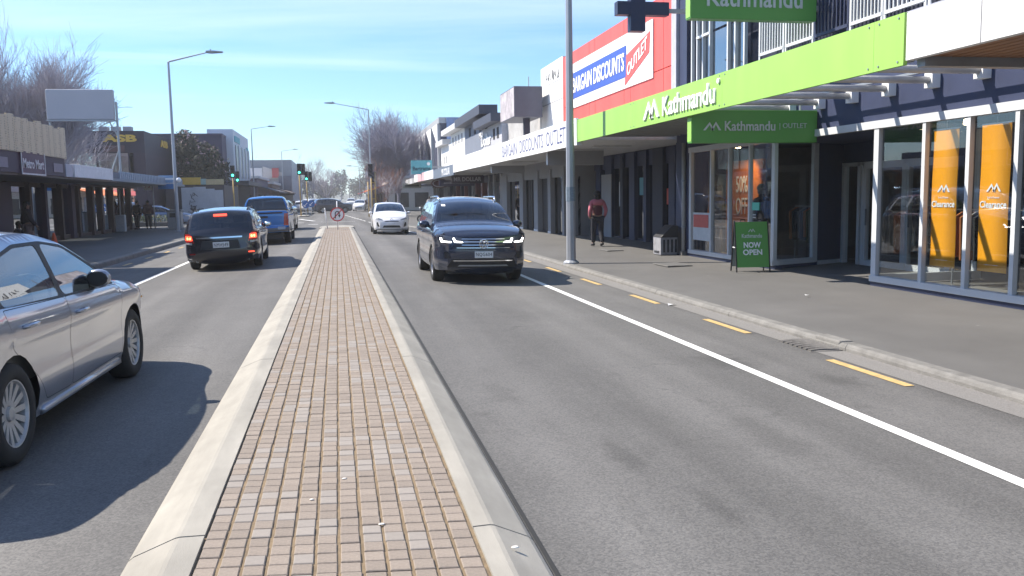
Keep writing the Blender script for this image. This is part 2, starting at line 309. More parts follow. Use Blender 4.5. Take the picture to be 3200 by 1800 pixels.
# road: one cambered sheet; a wide flat sheet fills the crossing beyond
mb = MB(); xs = [-6.9, -5.5, -4.2, -3, -2, -1, -.5, 0, .5, 1, 2, 3, 4, 5, 5.8]; ys = [-14, 0, 6, 12, 20, 30, 42, 56, 62]
for i in range(len(xs)-1):
    for j in range(len(ys)-1):
        mb.quad(*[(x, y, rz(x)) for x, y in ((xs[i], ys[j]), (xs[i+1], ys[j]), (xs[i+1], ys[j+1]), (xs[i], ys[j+1]))])
road = struct(mb.build('road', asph, smooth=True))
mb = MB(); xs = [-70, -30, -6.9, -4.2, -2, -1, -.5, 0, .5, 1, 2, 4, 5.8, 30, 70]; ys = [62, 70, 80, 95, 112]
for i in range(len(xs)-1):
    for j in range(len(ys)-1):
        mb.quad(*[(x, y, max(rz(x), -.13)) for x, y in ((xs[i], ys[j]), (xs[i+1], ys[j]), (xs[i+1], ys[j+1]), (xs[i], ys[j+1]))])
mb.build('crossing_surface', asph, road, smooth=True)
MB().quad((-7.2, 112, -.08), (6, 112, -.08), (8, 600, 0), (-5, 600, 0)).build('far_carriageway', asph, road)

# footpaths
FZ = .015
rpoly = [(5.58, -14), (5.58, 40), (5.2, 44), (4.2, 52), (3.2, 66), (2.95, 74), (3.5, 78), (5.5, 80.5), (14, 82), (14, -14)]
fz = lambda x: -.035+max(0, min(14, x)-5.58)*.0135
_m = MB().prism(rpoly, -.2, FZ); _m.v = [(x, y, z if z < -.1 else fz(x)) for x, y, z in _m.v]; _n = len(rpoly); _m.f = [f_ for f_ in _m.f if f_ != tuple(range(_n, 2*_n))]
_m.add([(5.58, -14, fz(5.58)), (14, -14, fz(14)), (14, 40, fz(14)), (5.58, 40, fz(5.58))], [(0, 1, 2, 3)]).add([(x, y, fz(x)) for x, y in [(5.58, 40), (14, 40), (14, 82), (5.5, 80.5), (3.5, 78), (2.95, 74), (3.2, 66), (4.2, 52), (5.2, 44)]], [tuple(range(9))])
fpr = struct(_m.build('footpath', seal))
lpoly = [(-6.66, -14), (-14, -14), (-14, 64), (-10, 64), (-7.6, 62), (-6.66, 57)]
fpl = struct(MB().prism(lpoly, -.2, FZ).build('footpath', seal))
struct(MB().prism([(4.2, 112), (60, 112), (60, 500), (9, 500)], -.2, FZ).build('footpath', seal))
struct(MB().prism([(-6.6, 112), (-4, 500), (-60, 500), (-60, 112)], -.2, FZ).build('footpath', seal))
struct(MB().prism([(-60, 73.5), (-12.5, 73.5), (-9.2, 76), (-8.6, 80), (-8.6, 90), (-60, 92)], -.2, FZ).build('footpath', seal))
# right kerb: separate lengths with open joints, worn edge
def kerb_path(pts, w, side, lens, mat, parent, z0=-.2, z1=FZ+.004):
    P = [Vector((x, y, 0)) for x, y in pts]
    for i in range(len(P)-1):
        d = P[i+1]-P[i]; L = d.length; n = max(1, round(L/lens)); u = d/L; q = Vector((u.y, -u.x, 0))*side
        for k in range(n):
            a = P[i]+u*(L*k/n+.005); e_ = P[i]+u*(L*(k+1)/n-.005)
            jz = random.uniform(-.004, .004)
            prof = [(0, z0), (0, z1-.045+jz), (.012, z1-.018+jz), (.035, z1+jz), (w, z1+jz*.3), (w, z0)]
            vs = [a+q*s_+Vector((0, 0, z)) for s_, z in prof]+[e_+q*s_+Vector((0, 0, z)) for s_, z in prof]; m_ = len(prof)
            fs = [tuple(range(m_)), tuple(range(m_, 2*m_))[::-1]]+[(j, m_+j, m_+(j+1) % m_, (j+1) % m_) for j in range(m_)]
            MB().add(vs, fs).build('kerb_stone', mat, parent)
kerb_path([(KR, -6), (KR, 40), (5.05, 44), (4.05, 52), (3.05, 66), (2.78, 74)], .16, 1, 2.9, conc_old, fpr, z1=-.03)
kerb_path([(2.78, 74), (3.4, 78.2), (5.5, 80.6)], .16, 1, 1.4, conc_old, fpr, z1=-.03)
kerb_path([(-6.5, -6), (-6.5, 57), (-7.45, 62.1), (-9.9, 64.2), (-14, 64.2)], .16, -1, 4., conc_old, fpl)
# chip-seal gutter strip beside the right kerb
MB().quad((5.08, -6, rz(5.08)+.004), (5.42, -6, rz(5.42)+.004), (5.42, 42, rz(5.42)+.004), (5.08, 42, rz(5.08)+.004)).build('gutter_strip', chip, road)
# painted lines
def line(x0, x1, y0, y1, mat, name, lift=.006, xe=0.):
    n = max(1, int((y1-y0)/6)); mb = MB()
    for k in range(n):
        a, e_ = y0+(y1-y0)*k/n, y0+(y1-y0)*(k+1)/n; sa, se = xe*(a-y0)/(y1-y0), xe*(e_-y0)/(y1-y0)
        mb.quad((x0+sa, a, rz((x0+x1)/2+sa)+lift), (x1+sa, a, rz((x0+x1)/2+sa)+lift), (x1+se, e_, rz((x0+x1)/2+se)+lift), (x0+se, e_, rz((x0+x1)/2+se)+lift))
    return mb.build(name, mat, road)
line(3.82, 3.93, -6, 40, paintw, 'edge_line'); line(3.82, 3.93, 40, 62, paintw, 'edge_line', xe=-1.75)
line(-4.32, -4.2, -6, 46, paintw, 'edge_line')
for k in range(9):
    y = .5+k*3.08
    line(4.91, 5.01, y, y+1.28, painty, 'no_stopping_dash')
for k in range(7):
    y = 23+k*2.9
    line(-6.06, -5.96, y, y+1.0, painty, 'no_stopping_dash')
# markings at the crossing
for (x0, x1, y0, y1) in ((-5.6, -1.3, 64, 64.35), (-3.1, -2.98, 52, 63.5), (-1.9, -1.3, 57.5, 57.9), (-1.2, 1.2, 62.5, 62.7)):
    MB().quad((x0, y0, rz((x0+x1)/2)+.025), (x1, y0, rz((x0+x1)/2)+.025), (x1, y1, rz((x0+x1)/2)+.025), (x0, y1, rz((x0+x1)/2)+.025)).build('road_marking', paintw, road)
MB().add([(-1.9, 66, .02), (-1.6, 66, .02), (-3.0, 74, .0), (-3.3, 74, .0)], [(0, 1, 2, 3)]).build('road_marking', paintw, road)
for k in range(8):
    a0 = (1.9-k*.16, 63+k*3.2); MB().quad((a0[0], a0[1], .012), (a0[0]+.13, a0[1], .012), (a0[0]+.0, a0[1]+2.2, .012), (a0[0]-.13, a0[1]+2.2, .012)).build('road_marking', paintw, road)
# drain grate beside the kerb
dr = thing('drain_grate', 'curved iron drain grate in the gutter beside the right kerb', 'drain grate', (5.2, 8.75, rz(5.2)))
iron = M('cast_iron', (.17, .16, .15), .75, .2, .3, 20)
B(5.05, 5.41, 8.42, 9.12, rz(5.2)-.03, rz(5.2)+.0).build('pit', M('pit_dark', (.03, .03, .03), .9), dr)
for k in range(7):
    y = 8.46+k*.1
    MB().tube([(5.03+.37*s_, y+.05*math.sin(PI*s_), rz(5.2)+.0) for s_ in [i/6 for i in range(7)]], .03, 5).build('bar', iron, dr)
for y in (8.42, 9.12): B(5.02, 5.41, y-.015, y+.015, rz(5.2)-.01, rz(5.2)+.009).build('rim', iron, dr)
B(5.425, 5.6, 8.5, 9.0, -.1, -.015).build('lintel', conc_old, dr, bevel=.02)
# ---- median
med = struct(B(-.70, .60, -3, 48.4, -.1, .088).build('median_strip', M('joint_moss', (.2, .145, .085), .95, 0, .45, 9, .6, 120)))
pv1 = M('paver_brown', (.262, .218, .182), .85, 0, .22, 55, .5, 220, rand=.1)
pv2 = M('paver_grey', (.268, .238, .212), .8, 0, .1, 30, .2, 200, rand=.07)
PX0, PP, PY0, PR = -.665, .1022, 3.1, .1055
def pav_box(w, d, h, cx=0, cy=0, cz=0, ch=.004):
    x, y = w/2, d/2; sk = -.14
    lo = [(-x, -y), (x, -y), (x, y), (-x, y)]; hi = [(-x+ch, -y+ch), (x-ch, -y+ch), (x-ch, y-ch), (-x+ch, y-ch)]
    v = [(cx+a, cy+e_+sk*a, cz-h) for a, e_ in lo]+[(cx+a, cy+e_+sk*a, cz-ch) for a, e_ in lo]+[(cx+a, cy+e_+sk*a, cz) for a, e_ in hi]
    f = []
    for q in (0, 4): f += [(q+i, q+(i+1) % 4, q+4+(i+1) % 4, q+4+i) for i in range(4)]
    return v, f+[(8, 9, 10, 11)]
pm = []
for m_ in (pv1, pv2):
    me = bpy.data.meshes.new('paver'); v, f = pav_box(.0872, .0985, .03); me.from_pydata(v, [], f); me.materials.append(m_); pm.append(me)
rp_ = random.Random(3)
grey = {}
def isgrey(i, j):
    if (i, j) not in grey:
        pr = .13+.3*((i, j-1) in grey and grey[(i, j-1)])+.12*((i-1, j) in grey and grey[(i-1, j)])
        grey[(i, j)] = rp_.random() < pr and i < 11
    return grey[(i, j)]
mbp = MB(); mi = []
NR = int((47.6-PY0)/PR)
for j in range(NR):
    for i in range(12):
        x = PX0+(i+.5)*PP+rp_.uniform(-.002, .002); y = PY0+(j+.5)*PR-.14*x+rp_.uniform(-.002, .002); z = .096+rp_.uniform(-.0022, .0022)
        gr = isgrey(i, j)
        if j < 25:
            o = bpy.data.objects.new('paver', pm[gr]); COL.objects.link(o); o.parent = med; o.location = (x, y, z); o.rotation_euler = (rp_.uniform(-.01, .01), rp_.uniform(-.01, .01), rp_.uniform(-.012, .012))
        else:
            v, f = pav_box(.0872, .0985, .03, x, y, z); mbp.add(v, f); mi += [int(gr)]*len(f)
o = mbp.build('paver_field', None, med, mats=[pv1, pv2], mi=mi); o['kind'] = 'stuff'
# median kerbs, cast in lengths
def med_kerb(side, xin, xbr, xout, ys):
    for k in range(len(ys)-1):
        a, e_ = ys[k]+.007, ys[k+1]-.007
        prof = [(xin, -.05), (xin, .104), (xbr-.012*side, .106), (xbr+.01*side, .102), (xout-.035*side, .03), (xout-.012*side, .012), (xout, -.05)]
        if side < 0: prof = prof[::-1]
        v = [(x, a, z) for x, z in prof]+[(x, e_, z) for x, z in prof]; m_ = len(prof)
        f = [tuple(range(m_)), tuple(range(m_, 2*m_))[::-1]]+[(j, m_+j, m_+(j+1) % m_, (j+1) % m_) for j in range(m_)]
        MB().add(v, f).build('kerb_stone', conc, med)
med_kerb(1, .572, .665, .872, [-.6, 3.87, 8.35, 12.8, 17.3, 21.8, 26.3, 30.8, 35.3, 39.8, 44.3, 48.2])
med_kerb(-1, -.668, -.79, -1.02, [-.4, 4.07, 8.6, 13.1, 17.6, 22.1, 26.6, 31.1, 35.6, 40.1, 44.6, 48.2])
MB().quad((.872, -1, rz(0)+.005), (.895, -1, .005), (.895, 48, .005), (.872, 48, .005)).build('kerb_joint', M('tar_joint', (.02, .02, .02), .8), med)
# rounded nose at the far end
nose = [(-1.02, 48.2), (.872, 48.2), (.872, 50.2), (.6, 51.2), (.1, 51.6), (-.6, 51.5), (-.9, 50.9), (-1.02, 50)]
MB().prism(nose, -.05, .1).build('median_nose', conc, med, bevel=.04)
for (x, y, s_) in ((.15, 4.02, .011), (-.02, 4.75, .009), (-.19, 4.45, .008), (.72, 3.6, .012)):
    MB().ball((0, 0, 0), (s_*1.6, s_, .004), 8, 4).build('pebble', M('gum_white', (.75, .73, .68), .7), None, True)
    o = COL.objects[-1]; o.location = (x, y, .1); o.parent = med; o.name = 'gum_spot'
# traffic islands at the crossing
for (x, y, w, l) in ((-3.5, 88.5, 1.5, 5.5), (-3.4, 105, 1.4, 5)):
    pts = [(x+w*math.cos(a)*.5, y+l*math.sin(a)*.5) for a in [2*PI*i/14 for i in range(14)]]
    isl = struct(MB().prism(pts, -.2, .06).build('traffic_island', conc, bevel=.03))
# ================================================================ right-hand side of the street
navy = M('navy_wall', (.030, .040, .088), .55, 0, .15, 1.5, .08, 40)
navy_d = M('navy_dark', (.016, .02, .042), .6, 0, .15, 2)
green = M('sign_green', (.32, .58, .11), .42, 0, .06, .6)
green_d = M('sign_green_deep', (.10, .33, .06), .45, 0, .05, .6)
white = M('white_paint', (.8, .8, .79), .6, 0, .05, 2)
letter = M('white_letter', (.86, .86, .86), .5, 0, .03, 3)
for m_ in (white, green): streaks(m_, .93, 1.04, 1.0, (2.5, 2.5, .35))
greyw = M('grey_wall', (.30, .30, .31), .75, 0, .1, 1.5, .1, 60)
lgrey = M('pale_grey_wall', (.52, .52, .53), .75, 0, .08, 1.2, .1, 60)
soffit = M('soffit_grey', (.36, .36, .36), .7, 0, .06, 1)
timber = M('timber_soffit', (.28, .13, .06), .6, 0, .25, 6, stretch=(8, .6, 8))
red = M('red_cladding', (.70, .105, .085), .5, 0, .05, .8)
streaks(red, .85, 1.1, .9, (2.2, 2.2, .3))
orange = M('banner_orange', (.88, .36, .006), .6, 0, .04, 2)
orangew = M('orange_wall', (.55, .17, .03), .6, 0, .1, 2)
SG = glass('shop_glass', (.84, .88, .88), 1.5, .012, 1.35, .02)
SGD = glass('tinted_glass', (.30, .34, .38), 1.5, .015, 1.5, .05)
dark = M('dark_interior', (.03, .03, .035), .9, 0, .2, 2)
black = M('black_paint', (.012, .012, .014), .5, 0, .1, 4)
floorm = M('shop_floor', (.26, .25, .24), .35, 0, .12, 2)
DN = (0, -1, 0); UP = (0, 0, 1); EX = (1, 0, 0); NX = (0, 1, 0)
F = 9.0; XC = 6.4

# ---------------- outdoor shop (navy, green fascia)
A = thing('shop_building', 'navy shop with bright green fascia, white framed windows and white railings', 'shop', (F, 15.5, 0))
for (y0, y1) in ((9.0, 13.18), (16.5, 21.0)): B(F-.02, F+.16, y0, y1, 0, .1).build('plinth', navy, A)
B(F, F+.5, 21.0, 21.95, 0, 3.0).build('pier', navy, A)
B(F+.02, F+.25, 8.0, 21.95, 2.82, 4.3).build('wall_band', navy, A)
B(F-.05, F+.13, 9.0, 21.0, 2.68, 2.81).build('head_beam', ALU, A)
def bay(ys, y_first_w, x=F):
    for i, y in enumerate(ys):
        w = .075 if 0 < i < len(ys)-1 else .13
        B(x-.035, x+.045, y-w/2, y+w/2, .1, 2.68).build('mullion', ALU, A)
    B(x-.06, x+.11, min(ys)-.07, max(ys)+.07, .09, .19).build('sill', ALU, A)
    s_ = sorted(ys)
    for a, e_ in zip(s_[:-1], s_[1:]): MB().quad((x+.02, e_-.05, .19), (x+.02, a+.05, .19), (x+.02, a+.05, 2.68), (x+.02, e_-.05, 2.68)).build('pane', SG, A)
bay([13.1, 11.9, 10.94, 10.03, 9.1], .16); bay([20.92, 19.68, 18.69, 17.67, 16.6], .16)
# entrance recess
def wallseg(p, q, z0, z1, mat, name, th=.08, par=A):
    p, q = Vector((*p, 0)), Vector((*q, 0)); d = (q-p).normalized(); n_ = Vector((-d.y, d.x, 0))*th
    return MB().prism([(p.x, p.y), (q.x, q.y), (q.x+n_.x, q.y+n_.y), (p.x+n_.x, p.y+n_.y)], z0, z1).build(name, mat, par)
wallseg((9.06, 16.62), (10.3, 17.1), .09, .2, ALU, 'sill'); wallseg((9.06, 16.62), (10.3, 17.1), .0, .09, navy, 'plinth')
MB().quad((9.06, 16.64, .2), (10.3, 17.12, .2), (10.3, 17.12, 2.68), (9.06, 16.64, 2.68)).build('pane', SG, A)
wallseg((10.2, 17.08), (10.34, 17.13), .1, 2.68, ALU, 'mullion')
wallseg((10.34, 17.13), (11.1, 17.4), 0, 2.68, navy, 'recess_wall', .1); wallseg((10.36, 17.12), (11.1, 17.385), 0, .12, ALU, 'skirting', .02)
MB().quad((11.0, 13.14, .2), (9.05, 13.14, .2), (9.05, 13.14, 2.68), (11.0, 13.14, 2.68)).build('pane', SG, A)
B(9.06, 11.1, 13.1, 13.18, .05, .2).build('sill', ALU, A); B(10.98, 11.12, 13.08, 13.2, .2, 2.68).build('mullion', ALU, A)
B(9.02, 11.3, 13.0, 17.5, 2.68, 2.76).build('recess_ceiling', navy, A)
B(11.1, 11.2, 13.1, 17.4, 2.25, 2.68).build('door_head', navy, A)
for y in (17.33, 16.75, 16.6, 15.2, 13.9): B(11.06, 11.18, y-.045, y+.045, .02, 2.25).build('door_frame', ALU, A)
B(11.06, 11.18, 13.9, 17.33, 2.17, 2.25).build('door_frame', ALU, A)
for (a, e_, nm) in ((16.8, 17.28, 'pane'), (15.25, 16.55, 'door'), (13.95, 15.15, 'door')):
    d_ = MB().quad((11.12, e_, .12), (11.12, a, .12), (11.12, a, 2.17), (11.12, e_, 2.17)).build(nm, SG, A)
    if nm == 'door':
        MB().box(11.07, 11.16, a, e_, .03, .16).box(11.07, 11.16, a, e_, 2.1, 2.17).box(11.07, 11.16, a, a+.06, .16, 2.1).box(11.07, 11.16, e_-.06, e_, .16, 2.1).build('door_stile', ALU, d_)
        B(11.03, 11.06, e_-.12, e_-.09, .9, 1.25).build('handle', STEEL, d_)
# shop interior
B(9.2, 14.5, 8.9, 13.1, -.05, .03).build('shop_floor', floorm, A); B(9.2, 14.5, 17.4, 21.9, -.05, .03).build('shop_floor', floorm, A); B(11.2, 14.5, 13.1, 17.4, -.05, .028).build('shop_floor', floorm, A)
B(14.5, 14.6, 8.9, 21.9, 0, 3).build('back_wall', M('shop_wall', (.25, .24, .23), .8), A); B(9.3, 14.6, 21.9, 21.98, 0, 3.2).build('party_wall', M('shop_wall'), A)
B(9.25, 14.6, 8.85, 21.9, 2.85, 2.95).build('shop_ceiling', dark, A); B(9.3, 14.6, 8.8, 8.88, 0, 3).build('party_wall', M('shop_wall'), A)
B(10.15, 10.23, 19.3, 21.3, .1, 2.45).build('display_screen', orangew, A)
lampm = M('warm_bulb', (1, .8, .5), .4, 0, 0, 1, emit=(1, .72, .4), es=14)
for (x, y) in ((10.3, 12.6), (9.5, 19.3), (11.2, 16.0), (10.4, 10.4)): MB().lathe([(.03, 0), (.055, -.02), (.06, -.09), (.045, -.1)], (x, y, 2.8), 10).build('spotlight', lampm, A, True)
pass
for (x, y, tx, ty, tz, en) in ((9.5, 19.3, 10.15, 20.3, 1.5, 60), (10.3, 12.6, 10.6, 11.5, .6, 30)):
    l_ = bpy.data.lights.new('shop_spot', 'SPOT'); l_.energy = en; l_.color = (1, .72, .42); l_.spot_size = R(75); l_.spot_blend = .6; l_.shadow_soft_size = .05
    lo_ = bpy.data.objects.new('shop_spot', l_); COL.objects.link(lo_); lo_.location = (x, y, 2.66); lo_.rotation_euler = (Vector((tx, ty, tz))-Vector((x, y, 2.66))).to_track_quat('-Z', 'Y').to_euler()
# window stickers
B(9.0, 9.012, 19.78, 20.8, .45, 1.15).build('window_poster', M('poster_white', (.6, .62, .63), .6), A); B(8.992, 8.999, 19.85, 20.75, .78, 1.1).build('poster_band', M('poster_red', (.6, .12, .09), .6), A)
text('50%', (10.13, 20.35, 1.85), DN, UP, .62, .42, letter, A, 'window_lettering'); text('OFF', (10.13, 20.35, 1.3), DN, UP, .62, .42, letter, A, 'window_lettering')
B(9.0, 9.012, 17.25, 17.58, 1.25, 1.42).build('window_sticker', M('sticker_teal', (.1, .55, .42), .5), A)
# upper storey: tall mullions, dark glazing, railings
B(F+.32, F+.45, 8.0, 21.95, 4.3, 9.5).build('upper_wall', navy_d, A)
B(F-.02, F+.4, 21.2, 21.95, 4.3, 9.5).build('upper_pier', navy, A)
B(F-.1, F+.1, 21.72, 22.05, 3.6, 9.6).build('pilaster', M('lilac_trim', (.42, .43, .50), .6), A)
for y in (20.9, 20.57, 20.23, 19.83, 18.85, 18.47, 18.02): B(F-.02, F+.06, y-.03, y+.03, 4.25, 9.5).build('upper_mullion', ALU, A)
for (a, e_) in ((20.27, 20.53), (19.87, 20.19), (18.5, 18.81), (18.06, 18.43), (18.9, 19.78)):
    for z0, z1 in ((4.3, 5.5), (5.56, 7.4)): MB().quad((F+.05, e_, z0), (F+.05, a, z0), (F+.05, a, z1), (F+.05, e_, z1)).build('upper_pane', glass('upper_glass', (.32, .36, .42), 1.5, .02, 1.7, .1), A)
for (a, e_) in ((18.0, 18.5), (19.83, 20.6)): B(F-.03, F+.05, a, e_, 5.47, 5.53).build('upper_transom', ALU, A)
for (a, e_, m_) in ((16.3, 17.3, ALU), (15.2, 16.2, ALU), (14.05, 15.12, navy), (13.08, 13.97, ALU), (12.0, 13.0, ALU), (10.9, 11.9, ALU)):
    for z in (4.56, 5.62): B(F-.03, F+.02, a, e_, z-.03, z+.03).build('rail', m_, A)
    n_ = 9
    for k in range(n_+1):
        y = a+(e_-a)*k/n_; w = .028 if k in (0, n_) else .014
        B(F-.02, F+.01, y-w, y+w, 4.3 if k in (0, n_) else 4.58, 5.6).build('baluster', m_, A)
B(F-.04, F+.3, 8.0, 12.4, 4.1, 4.45).build('sill_wall', M('lilac_trim'), A)
MB().tube([(8.94, 21.28, .1), (8.94, 21.28, 2.95)], .05, 10).build('downpipe', M('downpipe_grey', (.42, .42, .42), .5), A, True)
for z in (.75, 1.95): MB().tube([(8.94, 21.28, z), (8.94, 21.28, z+.04)], .06, 10).build('pipe_bracket', STEEL, A)
B(8.86, 9.0, 21.2, 21.36, 0, .13).build('pipe_shoe', conc_old, A, bevel=.02)
# canopy of the same shop
C1 = thing('canopy', 'bright green canopy fascia with white shop name, open steel underneath', 'canopy', (XC, 15.6, 3))
ysn = [8.85, 9.41, 13.55, 18.0, 22.38]
for a, e_ in zip(ysn[:-1], ysn[1:]):
    B(XC-.03, XC+.02, a+.002, e_-.002, 3.06, 3.645).build('fascia_panel', green, C1)
    for y in (a+.1, e_-.1):
        for z in (3.11, 3.6): MB().lathe([(.014, -.006), (.012, -.012)], (XC-.028, y, z), 8, 'x').build('bolt', STEEL, C1)
B(XC-.05, XC+.12, 22.39, 22.5, 2.98, 3.68).build('end_trim', white, C1)
text('Kathmandu', (XC-.03, 14.98, 3.35), DN, UP, 2.4, .37, letter, C1, 'fascia_lettering', .012, .03)
flat(mountain(.9, .38), (XC-.03, 16.82, 3.18), DN, UP, letter, C1, 'emblem', .03)
MB().lathe([(.045, -.03), (.045, 0)], (XC-.03, 13.66, 3.52), 12, 'x').build('dot', letter, C1)
B(XC+.02, F, 16.3, 22.38, 3.2, 3.3).build('soffit', soffit, C1)
for k in range(14): B(XC+.06, F-.02, 16.45+k*.43, 16.48+k*.43, 3.17, 3.2).build('soffit_rib', soffit, C1)
B(XC+.02, XC+.12, 8.86, 16.3, 3.1, 3.6).build('edge_beam', STEEL, C1)
for y in (9.65, 10.69, 11.73, 12.78, 13.81, 14.85, 15.9):
    MB().tube([(XC+.1, y, 3.3), (F-.08, y, 3.3)], .055, 10).build('steel_tube', M('tube_grey', (.5, .5, .5), .45, .3), C1, True)
    B(F-.12, F+.03, y-.09, y+.09, 3.18, 3.46).build('bracket', white, C1)
for (x, w) in ((8.62, .06),): B(x, x+w, 8.9, 16.3, 3.38, 3.42).build('purlin', STEEL, C1)
# neighbour's white canopy at the right edge
C0 = thing('canopy', 'white canopy with brown timber soffit at the right edge', 'canopy', (XC, 6, 3))
for a, e_ in ((1.5, 4.4), (4.42, 7.62), (7.64, 8.78)): B(XC-.05, XC+.04, a, e_, 3.1, 3.62).build('fascia_panel', white, C0)
for k in range(17): B(XC+.1+k*.15, XC+.225+k*.15, 1.5, 8.6, 3.12, 3.16).build('soffit_board', timber, C0)
B(XC+.04, F, 1.5, 8.75, 3.2, 3.5).build('canopy_deck', soffit, C0); B(XC+.08, F, 8.62, 8.76, 3.02, 3.2).build('end_beam', STEEL, C0)
N0 = thing('shop_building', 'grey wall of the neighbouring shop above the white canopy', 'shop', (F, 5, 0))
B(F, F+4, 1.5, 8.0, 0, 8).build('wall', lgrey, N0)
# hanging signs of the shop
def hang_sign(x0, x1, y, z0, z1, th, mat, label, loc_mat=None, cat='sign'):
    S_ = thing('hanging_sign', label, cat, ((x0+x1)/2, y, z0))
    B(x0, x1, y-th/2, y+th/2, z0, z1).build('sign_box', mat, S_, bevel=.008)
    return S_
S1 = hang_sign(6.46, 9.0, 15.1, 2.57, 3.17, .2, green_d, 'deep green hanging sign reading OUTLET under the green fascia')
B(6.452, 6.458, 15.01, 15.19, 2.6, 3.1).build('end_plate', green, S1)
text('Kathmandu', (7.62, 14.998, 2.88), EX, UP, 1.02, .18, M('dim_letter', (.55, .6, .56), .5), S1, bold=.012); text('| OUTLET', (8.5, 14.998, 2.87), EX, UP, .56, .12, M('dim_letter'), S1, bold=-.01)
flat(mountain(.36, .16), (6.86, 14.998, 2.8), EX, UP, M('dim_letter'), S1, 'emblem', .006)
for x in (6.9, 8.7): MB().tube([(x, 15.1, 3.16), (x, 15.1, 3.42)], .02, 6).build('hanger', STEEL, S1)
S2 = hang_sign(6.4, 8.9, 15.05, 4.8, 5.75, .22, green_d, 'deep green projecting sign above the green fascia', None)
B(6.392, 6.398, 14.95, 15.15, 4.83, 5.72).build('end_plate', green, S2)
text('Kathmandu', (7.66, 14.938, 5.2), EX, UP, 1.9, .36, M('dim_letter'), S2, bold=.014)
for x in (8.95,): B(8.88, 9.4, 15.0, 15.1, 5.0, 5.1).build('bracket', STEEL, S2)
# pharmacy-style cross
X1 = thing('cross_sign', 'dark blue cross sign projecting high beside the red facade', 'sign', (7.4, 20.6, 5.6))
crm = M('cross_blue', (.02, .03, .075), .5)
B(6.88, 8.22, 20.5, 20.75, 6.02, 6.34).build('cross_arm', crm, X1, bevel=.01); B(7.22, 7.6, 20.49, 20.76, 5.63, 6.8).build('cross_upright', crm, X1, bevel=.01); B(8.2, 9.05, 20.58, 20.66, 6.1, 6.2).build('bracket', STEEL, X1)
# banners inside right bay
for i, (yc, nm) in enumerate(((11.54, 'orange clearance banner hanging in the shop window, nearer the door'), (10.52, 'orange clearance banner hanging in the window nearest the right edge'))):
    bn = thing('window_banner', nm, 'banner', (9.08, yc, .45), group='orange clearance banners'); n_ = 9; hw_ = .275
    mb = MB()
    for k in range(n_):
        z = .46+2.08*k/(n_-1); xo = .006*math.sin(k*1.1+i); mb.v += [(9.075+xo, yc+hw_, z), (9.075+xo, yc-hw_, z), (9.083+xo, yc+hw_, z), (9.083+xo, yc-hw_, z)]
    for k in range(n_-1):
        q = 4*k; mb.f += [(q, q+1, q+5, q+4), (q+3, q+2, q+6, q+7), (q+2, q, q+4, q+6), (q+1, q+3, q+7, q+5)]
    mb.build('cloth', orange, bn, True); B(9.07, 9.1, yc-hw_-.01, yc+hw_+.01, 2.54, 2.56).build('rod', ALU, bn)
    text('Clearance', (9.064, yc, 1.42), DN, UP, .5, .1, letter, bn, bold=.02, depth=.003); text('End of Season', (9.064, yc, 1.52), DN, UP, .22, .03, letter, bn, depth=.003)
    flat(mountain(.28, .12), (9.064, yc, 1.6), DN, UP, letter, bn, 'emblem', .003)
    MB().tube([(9.085, yc, 2.55), (9.085, yc, 2.8)], .004, 4).build('cord', ALU, bn); B(9.066, 9.069, yc-.13, yc+.13, .56, .565).build('print_line', letter, bn)
# mannequins and clothes racks
cloth_cols = [M('cloth_black', (.02, .02, .022), .9), M('cloth_navy', (.03, .04, .08), .9), M('cloth_rust', (.3, .1, .03), .9), M('cloth_olive', (.09, .1, .05), .9), M('cloth_grey', (.16, .16, .17), .9)]
def mannequin(x, y, label, accent):
    m_ = thing('mannequin', label, 'mannequin', (x, y, 0))
    pr = [(.17, .8), (.18, .95), (.165, 1.08), (.19, 1.3), (.205, 1.42), (.15, 1.5), (.07, 1.54), (.06, 1.6)]
    j = MB().lathe(pr, (0, 0, 0), 14); j.v = [(a*1.0, e_*1.25, c_) for a, e_, c_ in j.v]; j.build('jacket', cloth_cols[0], m_, True, local=True)
    MB().tube([(0, .23, 1.43), (-.03, .3, 1.2), (-.08, .29, .92)], [.075, .065, .05], 8).tube([(0, -.23, 1.43), (-.03, -.3, 1.2), (-.08, -.29, .92)], [.075, .065, .05], 8).build('sleeve', cloth_cols[0], m_, True, local=True)
    MB().ball((0, 0, 1.68), (.1, .085, .13)).build('head', cloth_cols[4], m_, True, local=True); MB().ball((0, 0, 1.74), (.115, .1, .1)).build('cap', cloth_cols[0], m_, True, local=True)
    MB().tube([(0, .09, .82), (0, .1, .1)], [.09, .06], 8).tube([(0, -.09, .82), (0, -.1, .1)], [.09, .06], 8).build('trousers', cloth_cols[4], m_, True, local=True)
    B(-.2, .2, -.25, .25, .03, .1).build('base', M('white_paint'), m_, local=True)
    if accent == 'o': MB().tube([(-.16, .13, 1.45), (-.21, .12, 1.2), (-.2, .1, .85)], .02, 6).build('stripe', orangew, m_, local=True)
    else: flat(mountain(.12, .07), (-.24, -.08, 1.33), DN, UP, letter, m_, 'emblem', .01, True); B(-.235, -.225, -.17, .0, 1.12, 1.15).build('print', letter, m_, local=True); B(-.235, -.225, -.17, .0, 1.06, 1.09).build('print', letter, m_, local=True)
mannequin(9.55, 20.5, 'black jacket with an orange stripe on a mannequin in the window', 'o'); mannequin(9.5, 18.1, 'black jacket and cap on a mannequin beside the corner post', 'w')
